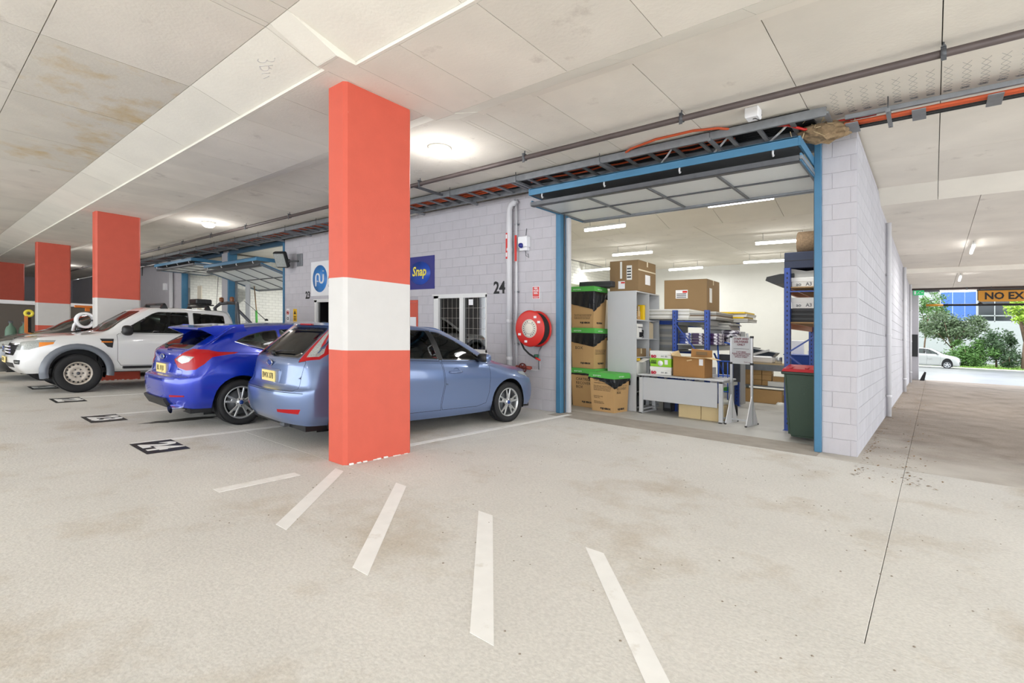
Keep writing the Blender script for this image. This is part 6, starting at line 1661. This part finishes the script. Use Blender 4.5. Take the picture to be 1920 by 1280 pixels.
for x in (.06, .30): MB().tube([(x, .04, .2), (x, .04, .27)], .008, 6).obj('hanger', M_dsteel, t)
MB().box((.27, -.004, .08), (.33, 0, .12)).obj('arrow', M_signw, t)
t = thing('no_exit_sign', 'amber NO EXIT board with black letters hung at the driveway mouth', 'sign', (1.33, 27.0, 3.27)); b = MB(); b.prism([(0, .06), (.08, 0), (2.62, 0), (2.70, .06), (2.70, .44), (0, .44)], 'Y', 0, .05); b.obj('board', mat('amber_board', '#c98a1c', .45), t)
b = MB(); b.box((0, -.008, .425), (2.7, .055, .45)); b.box((0, -.008, .05), (.02, .055, .44)); b.obj('edge', M_ink, t)
text('NO EXIT', .37, M_ink, t, (.20, -.004, .205), FRONT, 'LEFT', ext=.002, bold=.012, xs=.95)
for x in (.4, 2.3): MB().tube([(x, .02, .44), (x, .02, .62)], .01, 6).obj('hanger', M_dsteel, t)
t = thing('height_bar', 'black and yellow height bar hanging across the driveway mouth', 'barrier', (-.24, 27.2, 3.16)); MB().tube([(0, 0, 0), (.55, 0, 0)], .045, 10).obj('yellow_end', mat('amber_board', '#c98a1c', .45), t); MB().tube([(.55, 0, 0), (5.2, 0, 0)], .045, 10).obj('dark_tube', M_ink, t)
for x in (1.65, 4.6): MB().tube([(x, 0, .04), (x, 0, .68)], .012, 6).obj('hanger_chain', M_ink, t); MB().lathe([(.05, -.06), (.09, 0), (.05, .07)], (x, 0, .03), 'X', 10).obj('collar', M_ink, t)
t = thing('door_stop', 'black rubber stop on the ground at the driveway mouth', 'stop', (-.45, 27.7, 0)); b = MB(); b.prism([(0, 0), (.16, 0), (.22, .36), (.16, .38), (.06, .16)], 'Y', -.05, .05); b.obj('rubber_block', M_rubber, t)
for y, r_, lab in ((12.5, .045, 'white pipe down the driveway wall, nearest the pier'), (19.7, .045, 'white pipe down the driveway wall, second along'), (25.2, .04, 'white pipe down the driveway wall, third along')):
    t = thing('wall_pipe', lab, 'pipe', (-.735+r_+.012, y, 0)); MB().tube([(0, 0, .02), (0, 0, 3.84)], r_, 10).obj('pipe', M_wpipe, t)
    for z in (.4, 1.6, 2.8): MB().lathe([(r_+.002, 0), (r_+.006, .005), (r_+.006, .04), (r_+.002, .045)], (0, 0, z), 'Z', 10).obj('clip', M_wpipe, t)
# leaf litter and grit
lr = random.Random(9); b = MB()
for k in range(900):
    y = 6.5+20*lr.random()**1.3; x = lr.choice((lr.gauss(-.25, .06), lr.uniform(-.70, -.6), lr.uniform(-.7, .1)))
    s_ = lr.uniform(.008, .026); a = lr.uniform(0, 2*PI); u = Vector((math.cos(a), math.sin(a), lr.uniform(-.2, .3)))*s_; v = Vector((-math.sin(a), math.cos(a), 0))*s_*.5; p = Vector((max(x, -.71), y, .006))
    b.add([p-u, p+v, p+u, p-v], [(0, 1, 2, 3)])
stuff(b.obj('leaf_litter', mat('dry_leaves', '#8a6f4c', .9, var=.4, vscale=9), fix=False), 'dry leaf litter lying along the driveway gutter', 'leaves')
b = MB()
for k in range(500):
    x, y = lr.uniform(-4.4, 5), lr.uniform(1.4, 7); s_ = lr.uniform(.003, .009)
    p = Vector((x, y, .001)); b.add([p+Vector((s_, 0, 0)), p+Vector((0, s_, 0)), p-Vector((s_, 0, 0)), p-Vector((0, s_, 0)), p+Vector((0, 0, s_*.6))], [(0,1,4),(1,2,4),(2,3,4),(3,0,4)])
stuff(b.obj('grit', mat('grit_brown', '#8d8173', .9), fix=False), 'fine grit scattered on the concrete floor', 'grit')

# ---------------------------------------------------------------- things far down the car park
t = thing('box_trailer', 'dark grey box trailer with a white top edge beyond the far pillars', 'trailer', (-26.2, 3.7, 0)); MB().box((-.9, -1.6, .5), (.9, 1.6, 1.88), c=.03).obj('box_body', mat('taupe_panel', '#5e574f', .6), t); MB().box((-.93, -1.63, 1.88), (.93, 1.63, 2.02), c=.02).obj('top_edge', M_signw, t); MB().box((-.8, -1.5, .42), (.8, 1.5, .5)).obj('chassis', M_black, t)
for s in (-1, 1):
    for y in (-.45, .45): MB().lathe([(.15, -.09), (.30, -.09), (.32, 0), (.30, .09), (.15, .09), (.12, .05), (0, .05)], (s*.82, y, .32), 'X', 20).obj('wheel', M_rubber, t)
t = thing('roof_pole', 'orange pole strapped on the roof of the black car', 'pole', (-16.25, 3.3, 1.645)); MB().box((-.03, -.55, .05), (.03, 1.0, .11), c=.01).obj('pole_body', M_rorange, t)
for y in (-.3, .7): MB().box((-.05, y-.04, -.03), (.05, y+.04, .05)).obj('foot', M_rorange, t)
t = thing('hose_coil', 'white coiled hose hung at the corner of the second pillar', 'hose', (-15.30, 2.78, 1.20))
for k in range(4):
    b = MB(); b.tube([(-.08+k*.055, -.0+.16*math.cos(2*PI*i/24), .19+.16*math.sin(2*PI*i/24)) for i in range(25)], .03, 8); b.obj('coil_turn', M_signw, t)
b = MB(); b.tube([(.02, -.15, .16), (.03, -.2, .08), (.0, -.22, -.06)], .03, 8); b.obj('loose_end', M_signw, t); MB().box((-.08, .10, .17), (.16, .15, .21)).obj('hook', M_dsteel, t)
t = thing('barrier_post', 'orange and black post with a yellow tape roll on top', 'post', (-17.9, 2.15, 0)); MB().tube([(0, 0, 0), (0, 0, 1.45)], .03, 8).obj('post_body', M_ink, t); MB().box((-.04, -.10, .0), (.04, -.04, 1.45)).obj('orange_strip', M_rorange, t); MB().lathe([(.04, -.03), (.10, -.03), (.10, .03), (.04, .03)], (0, -.02, 1.52), 'X', 20, close=True).obj('tape_roll', M_yel, t); MB().box((-.2, -.2, 0), (.2, .2, .03)).obj('base', M_black, t)
for i, y in enumerate((1.90, 2.16)):
    t = thing('gas_cylinder', 'grey green gas cylinder standing %s beyond the black car' % ('first', 'second')[i], 'cylinder', (-18.9, y, 0)); MB().lathe([(0, 0), (.11, 0), (.115, .02), (.115, 1.04), (.09, 1.14), (.04, 1.19), (.03, 1.25)], n=18).obj('bottle', mat('gas_green', '#5f7d6a', .5), t); MB().lathe([(.05, 1.25), (.05, 1.31), (0, 1.31)], n=12).obj('valve_cap', M_dsteel, t)
t = thing('leaning_boards', 'pale timber lengths leaning by the farthest blue post', 'timber', (-39.0, 7.3, 0))
for k in range(4): b = MB(); b.obox((k*.16, -.25-.03*k, 0), (k*.16+.12, .28, 2.9+.15*k), .10, .03); b.obj('board', M_frame, t)
t = thing('door_jamb', 'blue steel post far off beyond the third pillar', 'door frame', (-39.6, 7.55, 0)); t['kind'] = 'structure'; MB().box((0, 0, 0), (.3, .1, 3.0)).obj('post', M_blue, t)
t = thing('wheel_stop', 'orange red kerb block on the floor behind the pickup front wheel', 'wheel stop', (-14.6, 5.9, 0)); MB().prism([(-.08, 0), (.08, 0), (.05, .1), (-.05, .1)], 'Y', -.8, .8).obj('block', M_red, t)
# ---------------------------------------------------------------- lay the level model on the gently falling slabs
bpy.context.view_layer.update()
S3 = Matrix(((1, 0, 0), (0, 1, 0), (KX, KY, 1)))
DONE = {}
def settle(o, pw_old, pw_new):
    w_old = pw_old @ o.matrix_local
    w_new = w_old.copy(); w_new.translation = S3 @ w_old.translation
    if o is not cam and not (o.type == 'CAMERA'):
        if o.type == 'MESH':
            A = w_old.to_3x3()
            k = (o.data.name, tuple(round(v, 4) for r in A for v in r))
            if k not in DONE:
                me = o.data if not any(q[0] == o.data.name for q in DONE) else None
                DONE[k] = (me, A)
            PEND.append((o, k))
        o.matrix_local = pw_new.inverted() @ w_new
    for ch in o.children: settle(ch, w_old, w_new)
PEND = []
I4 = Matrix.Identity(4)
for o in [o for o in SC.objects if o.parent is None]: settle(o, I4, I4)
base = {}
for (o, k) in PEND:
    if k[0] not in base: base[k[0]] = o.data
made = {}
users = {}
for (o, k) in PEND: users.setdefault(k[0], set()).add(k)
for (o, k) in PEND:
    if k not in made:
        src = base[k[0]]
        me = src.copy() if len(users[k[0]]) > 1 else src
        made[k] = (me, DONE[k][1])
    o.data = made[k][0]
for k, (me, A) in made.items():
    T = (A.inverted() @ S3 @ A).to_4x4()
    me.transform(T); me.update()
